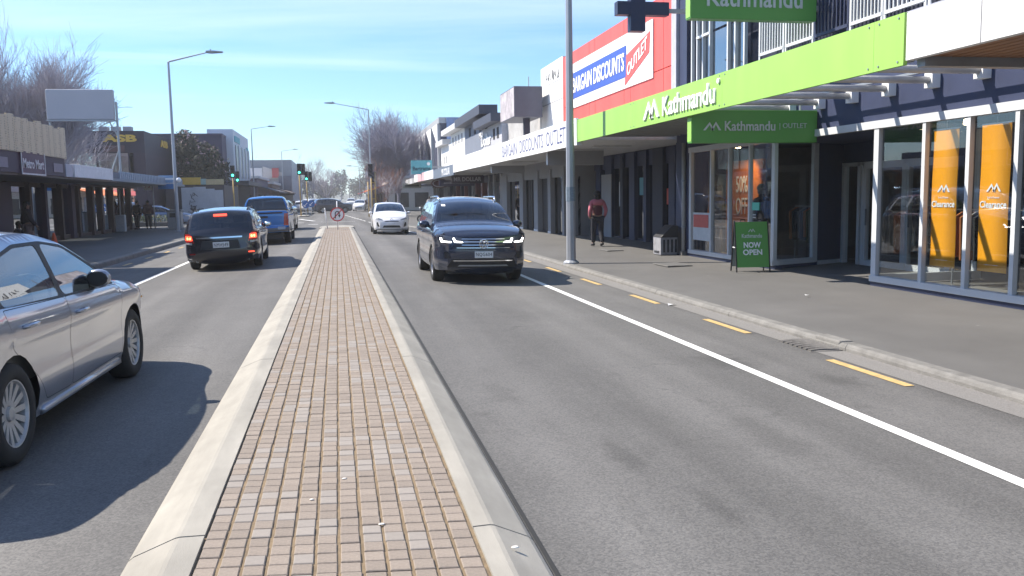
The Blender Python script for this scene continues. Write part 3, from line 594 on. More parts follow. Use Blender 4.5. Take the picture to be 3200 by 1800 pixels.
def rack(x, y, L, label, nn):
    r_ = thing('clothes_rack', label, 'clothes rack', (x, y, 0))
    MB().tube([(0, -L/2, .03), (0, -L/2, 1.3), (0, L/2, 1.3), (0, L/2, .03)], .016, 6).build('frame', STEEL, r_, local=True)
    for k in range(nn):
        yy = -L/2+.1+(L-.2)*k/(nn-1); dz = random.uniform(.62, .8); a_ = random.uniform(-.2, .2)
        MB().prism([(-.06, 1.27), (-.22, 1.18), (-.2, 1.27-dz), (.2, 1.27-dz), (.22, 1.18), (.06, 1.27)], yy-.022, yy+.022, 'y').build('garment', random.choice(cloth_cols), r_, local=True, bevel=.01)
rack(10.2, 11.9, 1.6, 'rack of dark clothes behind the first orange banner', 10); rack(10.4, 10.2, 1.6, 'rack of dark clothes behind the second orange banner', 10)
rack(12.4, 15.4, 2.0, 'rack of dark clothes inside the glass door', 12); rack(10.7, 18.1, 1.2, 'low rack of dark clothes behind the angled window', 9)

# ---------------- red discount shop
D = thing('shop_building', 'red panelled shop front with large white and blue discount sign', 'shop', (F, 28, 0))
B(F+.06, F+6, 22.06, 33.6, 3.3, 6.95).build('wall', M('wall_backing', (.3, .1, .08), .8), D)
ye = [22.06, 22.86, 25.6, 26.2, 29.3, 30.0, 33.62]; ze = [3.4, 5.09, 7.08]
for a, e_ in zip(ye[:-1], ye[1:]):
    for z0, z1 in zip(ze[:-1], ze[1:]): B(F, F+.05, a+.012, e_-.012, z0+.012, z1-.012).build('cladding_panel', red, D)
sb = B(F-.04, F-.005, 23.6, 32.2, 4.94, 6.58).build('sign_board', white, D)
B(F-.055, F-.042, 25.86, 32.12, 5.28, 6.23).build('blue_band', M('sign_blue', (.045, .10, .42), .5), sb)
text('BARGAIN DISCOUNTS', (F-.057, 28.98, 5.76), DN, UP, 5.95, .56, letter, sb, bold=.02, depth=.015, shear=.06)
flat([[(-1.15, -.66), (1.0, .02), (1.07, .6), (-1.0, .24)]], (F-.042, 24.85, 5.68), DN, UP, M('sign_red', (.62, .1, .09), .5), sb, 'red_band', .012)
o = text('OUTLET', (F-.057, 24.85, 5.72), Vector((0, -1, .33)), UP, 1.85, .36, letter, sb, bold=.015, depth=.015)
# recessed dark shop front below
B(10.6, 10.7, 22.0, 34, 0, 3.2).build('shopfront_back', navy_d, D); B(9.0, 10.6, 33.7, 34.0, 0, 3.0).build('return_wall', greyw, D)
yy = 22.3
for k, (w, gap) in enumerate(((.5, .8), (.35, .9), (.5, .5), (.9, .6), (.25, .9), (.55, .7), (.3, 1.0), (.8, .6), (.6, .5))):
    B(10.15, 10.5, yy, yy+w, 0, 3.1).build('column', navy if k % 3 else navy_d, D)
    MB().quad((10.3, yy+w+gap, .1), (10.3, yy+w, .1), (10.3, yy+w, 2.6), (10.3, yy+w+gap, 2.6)).build('pane', SGD, D)
    B(10.25, 10.38, yy+w, yy+w+gap, 2.6, 3.1).build('transom', navy, D); B(10.25, 10.38, yy+w, yy+w+gap, 0, .1).build('plinth', navy_d, D)
    yy += w+gap
for (y_, z_, w_, h_, c_) in ((23.0, 1.5, .5, .7, 0), (25.2, 1.3, .6, .5, 1), (27.9, 1.6, .4, .6, 2), (29.8, 1.2, .7, .9, 0), (24.4, .7, .5, .3, 2)): B(10.27, 10.285, y_, y_+w_, z_, z_+h_).build('window_poster', (M('poster_white'), M('poster_red'), M('poster_teal', (.1, .3, .36), .6))[c_], D)
B(10.12, 10.15, 31.0, 32.2, .02, 2.4).build('roller_panel', greyw, D)
B(10.02, 10.14, 23.3, 23.55, 1.9, 2.0).build('notice', letter, D)
C2 = thing('canopy', 'long white canopy fascia with dark outlined discount lettering', 'canopy', (XC, 35, 3))
for a, e_ in ((22.52, 30.5), (30.51, 38.9), (38.91, 47.45)): B(XC-.04, XC+.04, a, e_, 2.99, 3.71).build('fascia_panel', white, C2)
B(XC+.05, F+1.2, 22.52, 47.4, 3.12, 3.4).build('canopy_deck', M('soffit_pale', (.55, .55, .55), .8), C2)
outl = M('letter_navy', (.06, .07, .2), .5)
for w_, yc, ww in (('BARGAIN', 31.6, 2.7), ('DISCOUNTS', 28.0, 3.5), ('OUTLET', 24.7, 2.3)): text(w_, (XC-.04, yc, 3.35), DN, UP, ww, .44, outl, C2, bold=-.004, depth=.006)
for (x, y) in ((8.2, 25), (8.3, 30), (7.9, 36), (8.2, 42)): B(x-.6, x+.6, y-.06, y+.06, 3.06, 3.12).build('strip_light', M('lamp_cover', (.6, .6, .6), .5), C2)
S3 = hang_sign(6.72, 8.6, 27.2, 2.62, 3.08, .2, greyw, 'blank grey hanging sign with a white edge under the white canopy'); B(6.712, 6.718, 27.11, 27.29, 2.64, 3.06).build('end_plate', letter, S3)
S3b = hang_sign(6.72, 8.2, 37.5, 2.66, 2.98, .2, greyw, 'small blank hanging sign with a white edge deeper under the white canopy'); B(6.712, 6.718, 37.41, 37.59, 2.68, 2.96).build('end_plate', letter, S3b)
# ---------------- white block with box sign, grey stepped block, white block, finned block
E_ = thing('shop_building', 'white stepped block beside the red shop with scribbled upper corner', 'shop', (F, 40, 0))
B(F, F+6, 33.66, 37.4, 3.3, 7.15).build('wall', white, E_); B(F+.3, F+6, 37.4, 46.7, 3.3, 5.75).build('low_wall', M('weathered_grey', (.36, .35, .34), .8, 0, .3, 1.5), E_)
B(F-.01, F+.01, 33.68, 37.38, 5.5, 5.53).build('groove', greyw, E_); B(F-.01, F+.01, 33.9, 36.6, 6.3, 6.32).build('groove', greyw, E_)
for k in range(7):
    y = 36.3-k*.33; pts = [(F-.012, y+random.uniform(-.15, .15), 6.55+random.uniform(-.16, .3)) for _ in range(4)]
    MB().tube(pts, .018, 4).build('graffiti_stroke', M('graffiti_grey', (.2, .2, .2), .7), E_)
# ground floor: piers, doors, window, roller shutter
for (a, e_) in ((47.0, 45.5), (42.2, 41.4), (39.0, 38.2), (36.3, 35.8)): B(F-.03, F+.4, a, e_, 0, 2.75).build('pier', greyw, E_); B(F-.05, F-.03, a, e_, 0, .1).build('pier_base', letter, E_)
B(F+.05, F+.4, 34, 47, 2.4, 3.15).build('head_wall', greyw, E_)
sh = B(F+.2, F+.25, 36.3, 38.2, 0.05, 2.4).build('roller_shutter', M('shutter_dark', (.06, .06, .065), .5, .4), E_)
for k in range(22): B(F+.185, F+.2, 36.32, 38.18, .1+k*.105, .165+k*.105).build('slat', M('shutter_slat', (.045, .045, .05), .5, .4), sh)
for (a, e_) in ((39.05, 40.1), (40.2, 41.35), (42.3, 45.4), (34.05, 35.7)):
    MB().quad((F+.2, e_, .1), (F+.2, a, .1), (F+.2, a, 2.4), (F+.2, e_, 2.4)).build('pane', SGD, E_); B(F+.15, F+.25, a-.05, a, 0, 2.4).build('door_frame', black, E_); B(F+.15, F+.25, e_, e_+.05, 0, 2.4).build('door_frame', black, E_)
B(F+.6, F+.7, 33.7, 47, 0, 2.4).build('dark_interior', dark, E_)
BX = thing('box_sign', 'dark grey box sign with graffiti projecting above the white canopy', 'sign', (8.1, 37, 4.95))
boxm = M('box_grey', (.085, .09, .12), .6, 0, .2, 1.5)
B(7.5, 8.72, 36.0, 39.2, 4.98, 6.26).build('sign_box', boxm, BX, bevel=.01); B(7.49, 7.498, 36.06, 39.14, 5.02, 6.22).build('graffiti_face', M('graffiti_face', (.42, .38, .4), .7, 0, .55, 2.2), BX)
B(8.05, 8.3, 36.6, 36.85, 3.4, 4.98).build('post', navy_d, BX); MB().tube([(8.2, 36.3, 6.26), (8.2, 36.3, 6.7)], .02, 6).build('aerial', STEEL, BX)
G_ = thing('shop_building', 'grey stepped shop front with dark cornices and a white Dollar sign', 'shop', (F, 52, 0))
gcol = M('slate_wall', (.17, .19, .24), .7, 0, .1, 1); corn = M('cornice_dark', (.05, .055, .08), .6)
B(F, F+6, 46.7, 53.1, 3.3, 5.75).build('wall', M('mid_grey', (.42, .42, .45), .75), G_); B(F-.003, F+6, 53.1, 60.6, 3.3, 6.5).build('wall', gcol, G_)
B(F-.6, F+.4, 46.75, 53.1, 5.75, 6.2).build('cornice', corn, G_); B(F-.7, F+.4, 50.0, 60.6, 6.45, 6.98).build('cornice', corn, G_)
for k in range(4): B(F-.03, F+.02, 51.2+k*2.2, 51.9+k*2.2, 5.7, 6.25).build('slot_window', dark, G_)
for k in range(2): B(F-.03, F+.02, 47.6+k*1.2, 48.1+k*1.2, 4.9, 5.5).build('slot_window', dark, G_)
text('Dollar', (F-.03, 51.6, 5.05), DN, UP, 3.4, .7, letter, G_, bold=.01, depth=.03); text('MR', (F-.03, 53.6, 5.45), DN, UP, .9, .3, letter, G_, bold=.01, depth=.03)
W_ = thing('shop_building', 'white rendered shop front with small slot windows and stepped top', 'shop', (F, 66, 0))
B(F-.006, F+6, 60.6, 68, 3.0, 6.5).build('wall', white, W_); B(F-.004, F+6, 68, 74.6, 3.0, 5.9).build('wall', white, W_); B(F-.6, F+.3, 60.6, 69.5, 6.5, 6.9).build('cornice', lgrey, W_); B(F-.5, F+.3, 69.6, 74.6, 5.9, 6.3).build('cornice', lgrey, W_)
for k in range(4): B(F-.04, F+.02, 61.6+k*1.6, 62.2+k*1.6, 5.6, 6.2).build('slot_window', greyw, W_)
for k in range(2): B(F-.04, F+.02, 70.6+k*1.3, 71.1+k*1.3, 4.4, 5.0).build('slot_window', greyw, W_)
N_ = thing('shop_building', 'dark two storey block with white triangular fins along the top', 'shop', (F, 90, 0))
B(F, F+8, 74.6, 108, 3.0, 8.0).build('wall', M('charcoal_blue', (.035, .04, .075), .6), N_); B(F-.15, F+8, 74.6, 108, 8.0, 8.5).build('parapet', M('parapet_grey', (.35, .36, .38), .6), N_)
for k in range(5):
    y = 75+k*5.2
    B(F-.25, F+.05, y, y+.25, 3.4, 8.0).build('fin_post', lgrey, N_)
    MB().prism([(y+.25, 8.0), (y+4.9, 8.0), (y+.25, 5.9)], F-.2, F-.05, 'x').build('fin_panel', white, N_)
B(F-.8, F+.2, 100.5, 108, 7.6, 8.4).build('roof_beam', white, N_)
for k in range(3): B(F-.05, F, 101.5, 106.5, 6.0+k*.45, 6.2+k*.45).build('louvre', letter, N_)
mur = M('mural_blue', (.18, .25, .42), .7, 0, .6, .7); B(F+.5, F+7, 74.42, 74.58, 6.35, 8.45).build('mural_wall', mur, N_)
# shop fronts under the far canopies
FR = thing('canopy', 'grey blue canopy fascia with white lettering beyond the white one', 'canopy', (XC, 55, 3))
B(XC-.02, XC+.06, 47.5, 57.6, 2.86, 3.46).build('fascia_panel', M('slate_fascia', (.13, .16, .21), .6), FR); text('MR DOLLAR', (XC-.02, 51.0, 3.15), DN, UP, 3.8, .4, letter, FR, bold=.01)
B(XC+.06, F, 47.5, 57.6, 2.98, 3.3).build('canopy_deck', soffit, FR)
FR2 = thing('canopy', 'pale canopy fascia in pink and white panels below the teal sign', 'canopy', (XC, 65, 3))
for k, c_ in enumerate(((.62, .62, .66), (.75, .75, .78), (.62, .42, .44), (.6, .38, .4), (.7, .7, .7))): B(XC-.02, XC+.06, 57.7+k*2.9, 60.55+k*2.9, 2.9, 3.5).build('fascia_panel', M('fascia_%s' % 'abcde'[k], c_, .6), FR2)
B(XC+.06, F, 57.7, 72.2, 3.0, 3.3).build('canopy_deck', soffit, FR2)
FR3 = thing('canopy', 'striped awning and grey fascia deepest along the right shops', 'canopy', (XC, 80, 3))
for k in range(5): B(XC-.02, XC+.06, 72.4+k*2.2, 74.5+k*2.2, 2.85, 3.3).build('fascia_panel', lgrey if k % 2 else greyw, FR3)
B(XC+.06, F, 72.4, 83.4, 2.95, 3.2).build('canopy_deck', soffit, FR3)
SF = thing('shop_row', 'row of dark shop windows under the far right canopies', 'shops', (F, 60, 0))
yy = 47.2; k = 0
while yy < 83:
    w = random.uniform(.25, .5); gap = random.uniform(1.0, 2.2)
    B(F, F+.3, yy, yy+w, 0, 2.9).build('pier', random.choice([navy_d, M('maroon_pier', (.12, .03, .03), .6), greyw]), SF)
    MB().quad((F+.15, yy+w+gap, .15), (F+.15, yy+w, .15), (F+.15, yy+w, 2.5), (F+.15, yy+w+gap, 2.5)).build('pane', SGD, SF)
    B(F+.1, F+.3, yy+w, yy+w+gap, 2.5, 2.95).build('transom', random.choice([navy_d, dark]), SF); B(F+.1, F+.3, yy+w, yy+w+gap, 0, .15).build('plinth', dark, SF)
    yy += w+gap
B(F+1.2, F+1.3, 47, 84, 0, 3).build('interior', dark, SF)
S4 = hang_sign(6.5, 8.4, 49.5, 2.42, 2.9, .15, M('sign_brown', (.045, .03, .035), .6), 'dark hanging sign with pale MR DOLLAR lettering'); text('MR DOLLAR', (7.45, 49.42, 2.66), EX, UP, 1.6, .24, M('dim_letter2', (.45, .42, .42), .6), S4, bold=.015)
S5 = hang_sign(6.5, 8.8, 55.5, 2.35, 2.75, .15, M('sign_violet', (.05, .04, .08), .6), 'low dark violet hanging sign behind the dollar sign'); B(6.8, 8.5, 55.41, 55.42, 2.5, 2.58).build('print', M('dim_letter2'), S5)
S6 = thing('oval_sign', 'brown oval hanging sign with pale rim', 'sign', (7.2, 61, 2.6))
ov = MB().lathe([(.62, -.05), (.62, .05)], (0, 0, 0), 24, 'y'); ov.v = [(7.2+a, 61+e_, 2.62+c_*.55) for a, e_, c_ in ov.v]; ov.build('sign_board', M('sign_maroon', (.1, .03, .03), .6), S6)
MB().tube([(7.2+.5*math.cos(a), 60.93, 2.62+.24*math.sin(a)) for a in [2*PI*i/24 for i in range(25)]], .03, 5).build('rim', M('dim_letter2'), S6); MB().tube([(7.2, 61, 2.9), (7.2, 61, 3.1)], .02, 5).build('hanger', STEEL, S6)
S7 = thing('projecting_sign', 'teal projecting sign above the far right canopy', 'sign', (6.2, 66, 3.4)); B(5.63, 7.22, 65.95, 66.1, 3.42, 4.46).build('sign_board', M('sign_teal', (.12, .42, .47), .6), S7)
text('Bartrams', (6.42, 65.94, 3.85), EX, UP, 1.35, .3, M('teal_letter', (.02, .07, .1), .6), S7, bold=.02); MB().lathe([(.13, -.02), (.13, .0)], (6.95, 65.94, 4.2), 14, 'y').build('emblem', letter, S7)
B(7.2, 9.0, 66.0, 66.06, 3.9, 4.0).build('bracket', STEEL, S7)
S8 = hang_sign(5.9, 7.6, 79, 2.5, 2.95, .15, M('sign_olive', (.25, .25, .2), .6), 'olive grey hanging sign at the far corner shop'); B(6.1, 7.4, 78.91, 78.92, 2.65, 2.8).build('print', black, S8)
# far shops beyond the crossing
def far_shop(xf, y0, y1, h, side, wall, label, aw=None, roofc=None, nw=4, roof='flat'):
    q = thing('far_shop', label, 'shop', (xf, (y0+y1)/2, 0)); s_ = side
    x1 = xf+s_*9
    B(xf, x1, y0, y1, 0, h).build('wall', wall, q)
    B(xf-s_*.25, x1, y0-.2, y1+.2, h, h+.3).build('parapet', roofc or lgrey, q)
    L = (y1-y0)/nw
    for k in range(nw):
        B(xf-s_*.06, xf, y0+L*(k+.15), y0+L*(k+.85), .3, 2.4).build('shop_window', SGD if k % 2 else dark, q)
        if h > 5: B(xf-s_*.06, xf, y0+L*(k+.3), y0+L*(k+.7), 3.9, min(h-.5, 5.4)).build('upper_window', dark, q)
    for k in range(3): B(xf+s_*(.8+k*2.6), xf+s_*(2.6+k*2.6), y0-.05, y0+.02, .4, 2.3).build('side_window', dark, q)
    if aw: MB().prism([(xf, 3.5), (xf-s_*2.6, 2.75), (xf-s_*2.6, 2.6), (xf, 3.35)], y0+.2, y1-.2, 'y').build('awning', aw, q)
    if roof == 'gable': MB().prism([(xf-s_*1.2, h), (x1+s_*1, h), ((xf+x1)/2, h+2.6)], y0-1, y1+1, 'y').build('roof', roofc or lgrey, q)
    return q
awo = M('awning_orange', (.55, .15, .04), .7); tan = M('tan_roof', (.36, .32, .25), .7); brick = M('brick_dull', (.22, .11, .09), .85, 0, .2, 3)
far_shop(6.6, 113, 128, 4.2, 1, M('cream_wall', (.5, .47, .42), .8), 'cream corner shop with orange awning behind the bare tree', awo)
far_shop(6.9, 129, 146, 4.6, 1, brick, 'brick shop with dark red awning beyond the crossing', M('awning_red', (.3, .04, .04), .7), tan)
far_shop(5.4, 147, 166, 7.0, 1, M('slate_far', (.1, .12, .17), .7), 'dark slate two storey block beyond the crossing', None, tan, 4)
far_shop(7.2, 168, 196, 6.0, 1, M('navy_far', (.05, .06, .11), .7), 'navy shop row far down the right side', M('awning_red'), None, 5)
far_shop(7.8, 198, 240, 7.5, 1, greyw, 'grey block at the far end of the right side', None, None, 6)
# ================================================================ left-hand side of the street
LF, LC = -12.4, -9.5
plum = M('plum_band', (.055, .035, .06), .6, 0, .15, 1); cream = M('cream_screen', (.55, .47, .34), .7, 0, .12, 2)
L0 = thing('shop_building', 'tall buff shop block beside the near left footpath', 'shop', (LC, 12, 0))
B(LC-.1, LC-8, -8, 26.8, 0, 5.9).build('wall', M('buff_wall', (.34, .31, .28), .8), L0); B(LC, LC-8.1, -8.1, 26.7, 5.9, 6.0).build('parapet', lgrey, L0)
for k in range(8): B(LC-.12, LC-.06, -6+k*4, -3+k*4, .4, 2.6).build('shop_window', dark, L0); B(LC-.12, LC-.06, -5.6+k*4, -3.8+k*4, 3.8, 5.0).build('upper_window', dark, L0)
# --- mart
mt = thing('shop_building', 'low shop with cream perforated parapet and plum sign band', 'shop', (LC, 30.4, 0))
perf = bpy.data.materials.new('perforated_screen'); perf.use_nodes = True; t = perf.node_tree; b = t.nodes['Principled BSDF']; b.inputs['Roughness'].default_value = .65
c = nd(t, 'ShaderNodeTexCoord'); vo = nd(t, 'ShaderNodeTexVoronoi', Scale=14., Randomness=.25); lk(t, c.outputs['Object'], vo.inputs['Vector'])
cr = nd(t, 'ShaderNodeValToRGB'); cr.color_ramp.elements[0].position = .18; cr.color_ramp.elements[0].color = (.22, .18, .14, 1); cr.color_ramp.elements[1].position = .34; cr.color_ramp.elements[1].color = (.62, .53, .39, 1)
lk(t, vo.outputs['Distance'], cr.inputs[0]); lk(t, cr.outputs[0], b.inputs['Base Color'])
y = 26.9; k = 0
while y < 33.3:
    w = .62; dz = [0, -.05, .03, -.02][k % 4]
    MB().prism([(LC, y), (LC+.09, y+w*.5), (LC, y+w-.02), (LC-.05, y+w-.02), (LC-.05, y)], 3.26, 4.34+dz-.004*k).build('screen_panel', perf, mt); y += w; k += 1
B(LC-.02, LC-.1, 26.85, 33.5, 2.62, 3.25).build('sign_band', plum, mt)
for (ya, yb) in ((27.0, 28.0), (32.2, 33.2)):
    B(LC+.0, LC-.015, ya, yb, 2.75, 3.05).build('small_sign', M('dull_lilac', (.22, .19, .24), .6), mt)
p_ = B(LC+.03, LC-.015, 29.0, 31.2, 2.58, 3.3).build('name_board', M('board_plum', (.12, .07, .1), .6), mt)
text('Metro Mart', (LC+.035, 30.1, 2.93), NX, UP, 1.9, .3, M('dim_white', (.62, .6, .62), .6), p_, bold=.02)
MB().box(LC+.03, LC+.05, 29.0, 29.05, 2.58, 3.3).box(LC+.03, LC+.05, 31.15, 31.2, 2.58, 3.3).box(LC+.03, LC+.05, 29.05, 31.15, 2.58, 2.63).build('board_frame', M('dim_white'), p_)
B(LC-.1, LF-.2, 26.85, 41.5, 2.55, 2.75).build('canopy_deck', M('soffit_dark', (.16, .15, .16), .8), mt)
B(LF+.1, LF-8, 26.9, 42, 2.6, 3.6).build('upper_wall', M('plum_grey', (.12, .11, .14), .8), mt)
B(LF+.25, LF+.05, 27, 33.2, 2.36, 2.5).build('mustard_strip', M('mustard', (.45, .28, .06), .6), mt)
yy = 27.2; k = 0
brown = M('brown_post', (.07, .045, .04), .6); shopglass_l = glass('left_shop_glass', (.4, .44, .45), 1.5, .01, 2.2, .16)
while yy < 44.5:
    w, gap = ((.3, 1.9), (.22, 1.3), (.5, 1.7), (.25, 1.2), (1.5, 2.0), (.25, 1.6))[k % 6]
    B(LF-.15, LF+.2, yy, yy+w, 0, 2.5).build('pier', brown if k % 2 else plum, mt)
    MB().quad((LF, yy+w, .22), (LF, yy+w+gap, .22), (LF, yy+w+gap, 2.36), (LF, yy+w, 2.36)).build('pane', shopglass_l, mt)
    B(LF-.1, LF+.04, yy+w, yy+w+gap, 0, .22).build('stall_riser', brown, mt); B(LF-.1, LF+.04, yy+w, yy+w+gap, 2.36, 2.55).build('transom', brown, mt)
    yy += w+gap; k += 1
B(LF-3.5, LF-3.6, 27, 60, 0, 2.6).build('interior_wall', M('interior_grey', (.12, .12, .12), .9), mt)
wb = thing('fascia_sign', 'blank white box fascia on the left canopy below the billboard', 'sign', (LC, 36.7, 2.6)); B(LC+.06, LC-.5, 34.4, 39.9, 2.62, 3.1).build('sign_box', M('grey_white', (.66, .66, .7), .6), wb, bevel=.01); B(LC+.0, LC-.5, 33.55, 34.35, 2.62, 3.08).build('end_box', M('lilac_grey', (.4, .4, .47), .6), wb)
# slatted canopy to the corner
sc_ = thing('canopy', 'grey blue canopy with upright slats along the left footpath', 'canopy', (LC, 48, 2.6))
B(LC, LF, 40.0, 58.0, 2.6, 2.72).build('canopy_deck', M('canopy_blue', (.2, .24, .3), .6), sc_); B(LC-.1, LC-.16, 40.0, 57.9, 2.72, 3.0).build('backing', M('slat_back', (.1, .12, .18), .6), sc_)
for k in range(42): B(LC-.04, LC-.1, 41.6+k*.38, 41.78+k*.38, 2.6, 3.06).build('slat', M('slat_blue', (.3, .36, .44), .6), sc_)
lb = thing('shop_building', 'dark glazed shop under the slatted canopy on the left corner', 'shop', (LF, 50, 0))
B(LF+.05, LF-7, 44.9, 58, 2.5, 3.0).build('head_wall', plum, lb)
yy = 44.9; k = 0
while yy < 57:
    w, gap = ((.3, 2.1), (.25, 1.5), (.35, 1.9))[k % 3]
    B(LF-.15, LF+.15, yy, yy+w, 0, 2.5).build('pier', brown, lb); MB().quad((LF, yy+w, .2), (LF, yy+w+gap, .2), (LF, yy+w+gap, 2.5), (LF, yy+w, 2.5)).build('pane', shopglass_l, lb); B(LF-.1, LF+.03, yy+w, yy+w+gap, 0, .2).build('stall_riser', brown, lb)
    yy += w+gap; k += 1
# billboard
bbm = M('billboard_back', (.42, .42, .45), .6, 0, .05, .5)
bb = thing('billboard', 'blank grey billboard on a slim post above the left shops', 'billboard', (-10.6, 46, 3.0))
o = B(-13.7, -10.6, 45.9, 46.1, 5.72, 7.2).build('board', bbm, bb, bevel=.06); B(-13.72, -10.58, 45.86, 46.14, 5.66, 5.72).build('bottom_rail', STEEL, bb)
MB().tube([(-10.52, 46, 3.0), (-10.52, 46, 6.6)], .055, 8).build('post', STEEL, bb); MB().tube([(-13.6, 46, 3.0), (-13.6, 46, 5.7)], .05, 8).build('post', STEEL, bb)
MB().tube([(-10.52, 46, 4.3), (-11.0, 46, 3.0)], .03, 6).build('brace', STEEL, bb); MB().tube([(-10.52, 46, 4.9), (-10.9, 46.0, 5.66)], .03, 6).build('brace', STEEL, bb)
# --- bank on the far corner of the side street
bk = thing('bank_building', 'dark bank block with yellow ASB letters across the side street', 'bank', (-18, 74, 0))
bkm = M('bank_dark', (.045, .035, .05), .6, 0, .1, 1); yel = M('letter_yellow', (.75, .47, .08), .5)
B(-15.0, -32, 74, 90, 5.6, 7.35).build('upper_wall', bkm, bk); B(-15.0, -15.9, 74, 90, 0, 5.6).build('side_wall', M('bank_side', (.06, .04, .055), .6), bk); B(-15.9, -32, 79, 90, 0, 5.6).build('back_wall', bkm, bk)
B(-15.9, -32, 74.0, 79, 3.3, 3.75).build('floor_band', bkm, bk)
skyglass = glass('sky_glass', (.3, .36, .4), 1.5, .02, 2.0, .3)
for k in range(6): 
    B(-16.2-k*2.4-.1, -16.2-k*2.4, 74.0, 74.2, 0, 5.6).build('mullion', bkm, bk)
    x1 = -16.2-k*2.4-.1; x0 = x1-2.3
    MB().quad((x0, 74.1, 3.75), (x1, 74.1, 3.75), (x1, 74.1, 5.6), (x0, 74.1, 5.6)).build('upper_pane', skyglass, bk); MB().quad((x0, 74.1, .1), (x1, 74.1, .1), (x1, 74.1, 3.3), (x0, 74.1, 3.3)).build('pane', SGD, bk)
B(-16.5, -18.1, 73.9, 73.98, 5.7, 6.2).build('name_strip', M('strip_rust', (.12, .06, .06), .6), bk)
text('ASB', (-16.85, 73.98, 6.76), EX, UP, 2.6, .58, yel, bk, bold=.05, depth=.06)
text('ASB', (-14.98, 81.9, 6.75), NX, UP, 3.2, .62, yel, bk, bold=.05, depth=.06)
for x in (-16.4, -17.3, -18.2, -19.6, -20.5): B(x-.3, x+.34, 74.6, 75.4, 7.35, 7.75).build('roof_unit', M('roof_unit', (.4, .38, .4), .6), bk, bevel=.03)
# --- low yellow-fascia shop with hoarding
lo = thing('low_shop', 'low shop with yellow fascia and pale hoarding panels on the left corner', 'shop', (-11.5, 80, 0))
B(-14.6, -9.7, 79.2, 90, 0, 3.05).build('wall', M('shop_dark', (.07, .06, .07), .7), lo)
B(-13.7, -11.6, 78.9, 79.18, 3.1, 3.72).build('fascia_panel', M('fascia_yellow', (.62, .38, .05), .6), lo); B(-11.15, -9.7, 78.9, 79.18, 3.08, 3.55).build('fascia_panel', M('fascia_sand', (.5, .4, .22), .6), lo); B(-11.6, -11.15, 78.95, 79.18, 3.1, 3.6).build('fascia_panel', M('fascia_mint', (.3, .42, .4), .6), lo)
hm_ = M('hoarding', (.42, .44, .48), .7, 0, .12, 1.2)
for (a, e_, z) in ((-13.2, -12.2, 2.85), (-12.19, -11.18, 2.9), (-11.17, -10.45, 2.72), (-10.44, -9.75, 2.6)): B(a, e_, 78.7, 78.78, .02, z).build('hoarding_panel', hm_, lo)
for k in range(14):
    x, z = -12.3+random.uniform(-.4, .45), 1.5+random.uniform(-.9, .8)
    MB().tube([(x+random.uniform(-.25, .25), 78.685, z+random.uniform(-.25, .25)) for _ in range(4)], .03, 4).build('graffiti_stroke', M('graffiti_ink', (.04, .035, .05), .7), lo)
# --- navy block, pale tower
nv = thing('office_block', 'plain dark purple block left of the pale tower', 'office block', (-12.5, 92, 0)); B(-11.25, -24, 92, 95.5, 0, 8.3).build('wall', M('purple_wall', (.05, .04, .085), .7), nv); B(-11.2, -24, 91.9, 95.5, 8.3, 8.45).build('parapet', M('purple_trim', (.09, .07, .13), .6), nv)
tw = thing('tower_block', 'pale grey three storey tower with four tall dark windows', 'office block', (-11, 96, 0))
twm = M('tower_wall', (.6, .63, .68), .7, 0, .04, .5)
B(-10.6, -13.2, 96, 112, 3.8, 9.2).build('wall', twm, tw); B(-10.65, -13.2, 96.1, 112, 0, 3.75).build('ground_floor', dark, tw); B(-9.2, -13, 95.8, 112, 3.3, 3.75).build('canopy', M('canopy_dark', (.06, .06, .07), .6), tw)
for k in range(4):
    y0 = 97.6+k*3.4
    B(-10.5, -10.58, y0, y0+2.3, 4.3, 7.6).build('window', M('window_slate', (.13, .15, .18), .3), tw); B(-10.42, -10.6, y0+2.3, y0+3.4, 4.2, 7.7).build('pilaster', twm, tw)
B(-10.52, -10.6, 97.2, 102, 7.95, 8.6).build('name_sign', M('sign_teal2', (.06, .35, .42), .6), tw); B(-10.52, -10.6, 109, 111, 7.6, 8.0).build('small_sign', M('sign_teal2'), tw)
# --- far left row
fl = thing('far_shop', 'shop with corrugated metal mansard roof far on the left', 'shop', (-10.7, 150, 0))
B(-14.4, -7.3, 150, 190, 0, 5.2).build('wall', M('pale_far', (.42, .41, .43), .8), fl)
corr = M('corrugated', (.27, .29, .33), .5, .3, .05, 1)
B(-14.4, -7.3, 150.1, 190, 5.2, 8.3).build('roof', corr, fl)
for k in range(22): B(-14.35+k*.32, -14.2+k*.32, 150.0, 150.1, 5.2, 8.35).build('roof_rib', corr, fl)
B(-14.4, -12.1, 149.6, 149.9, 5.0, 7.0).build('gable_front', M('gable_white', (.6, .58, .58), .7), fl); MB().prism([(-12.1, 5.2), (-8.9, 5.2), (-8.9, 6.2), (-12.0, 7.3)], 149.7, 149.95, 'y').build('gable_front', M('gable_cream', (.5, .46, .44), .7), fl)
B(-10.5, -9.4, 149.3, 149.5, 5.35, 6.95).build('red_sign', M('far_red', (.4, .06, .06), .6), fl); B(-13.95, -12.3, 149.3, 149.5, 2.75, 5.2).build('blue_sign', M('far_blue', (.05, .06, .16), .6), fl); B(-12.28, -11.0, 149.3, 149.5, 2.75, 5.2).build('orange_sign', M('far_orange', (.45, .13, .05), .6), fl)
B(-9.5, -7.4, 149.2, 149.4, 2.8, 5.6).build('slate_sign', M('far_slate', (.1, .1, .14), .6), fl); B(-14.4, -7.0, 147.5, 150, 2.4, 2.7).build('canopy', M('canopy_dark'), fl)
for k in range(3): B(-13.7, -12.5, 149.29, 149.3, 3.3+k*.5, 3.55+k*.5).build('print', letter, fl)
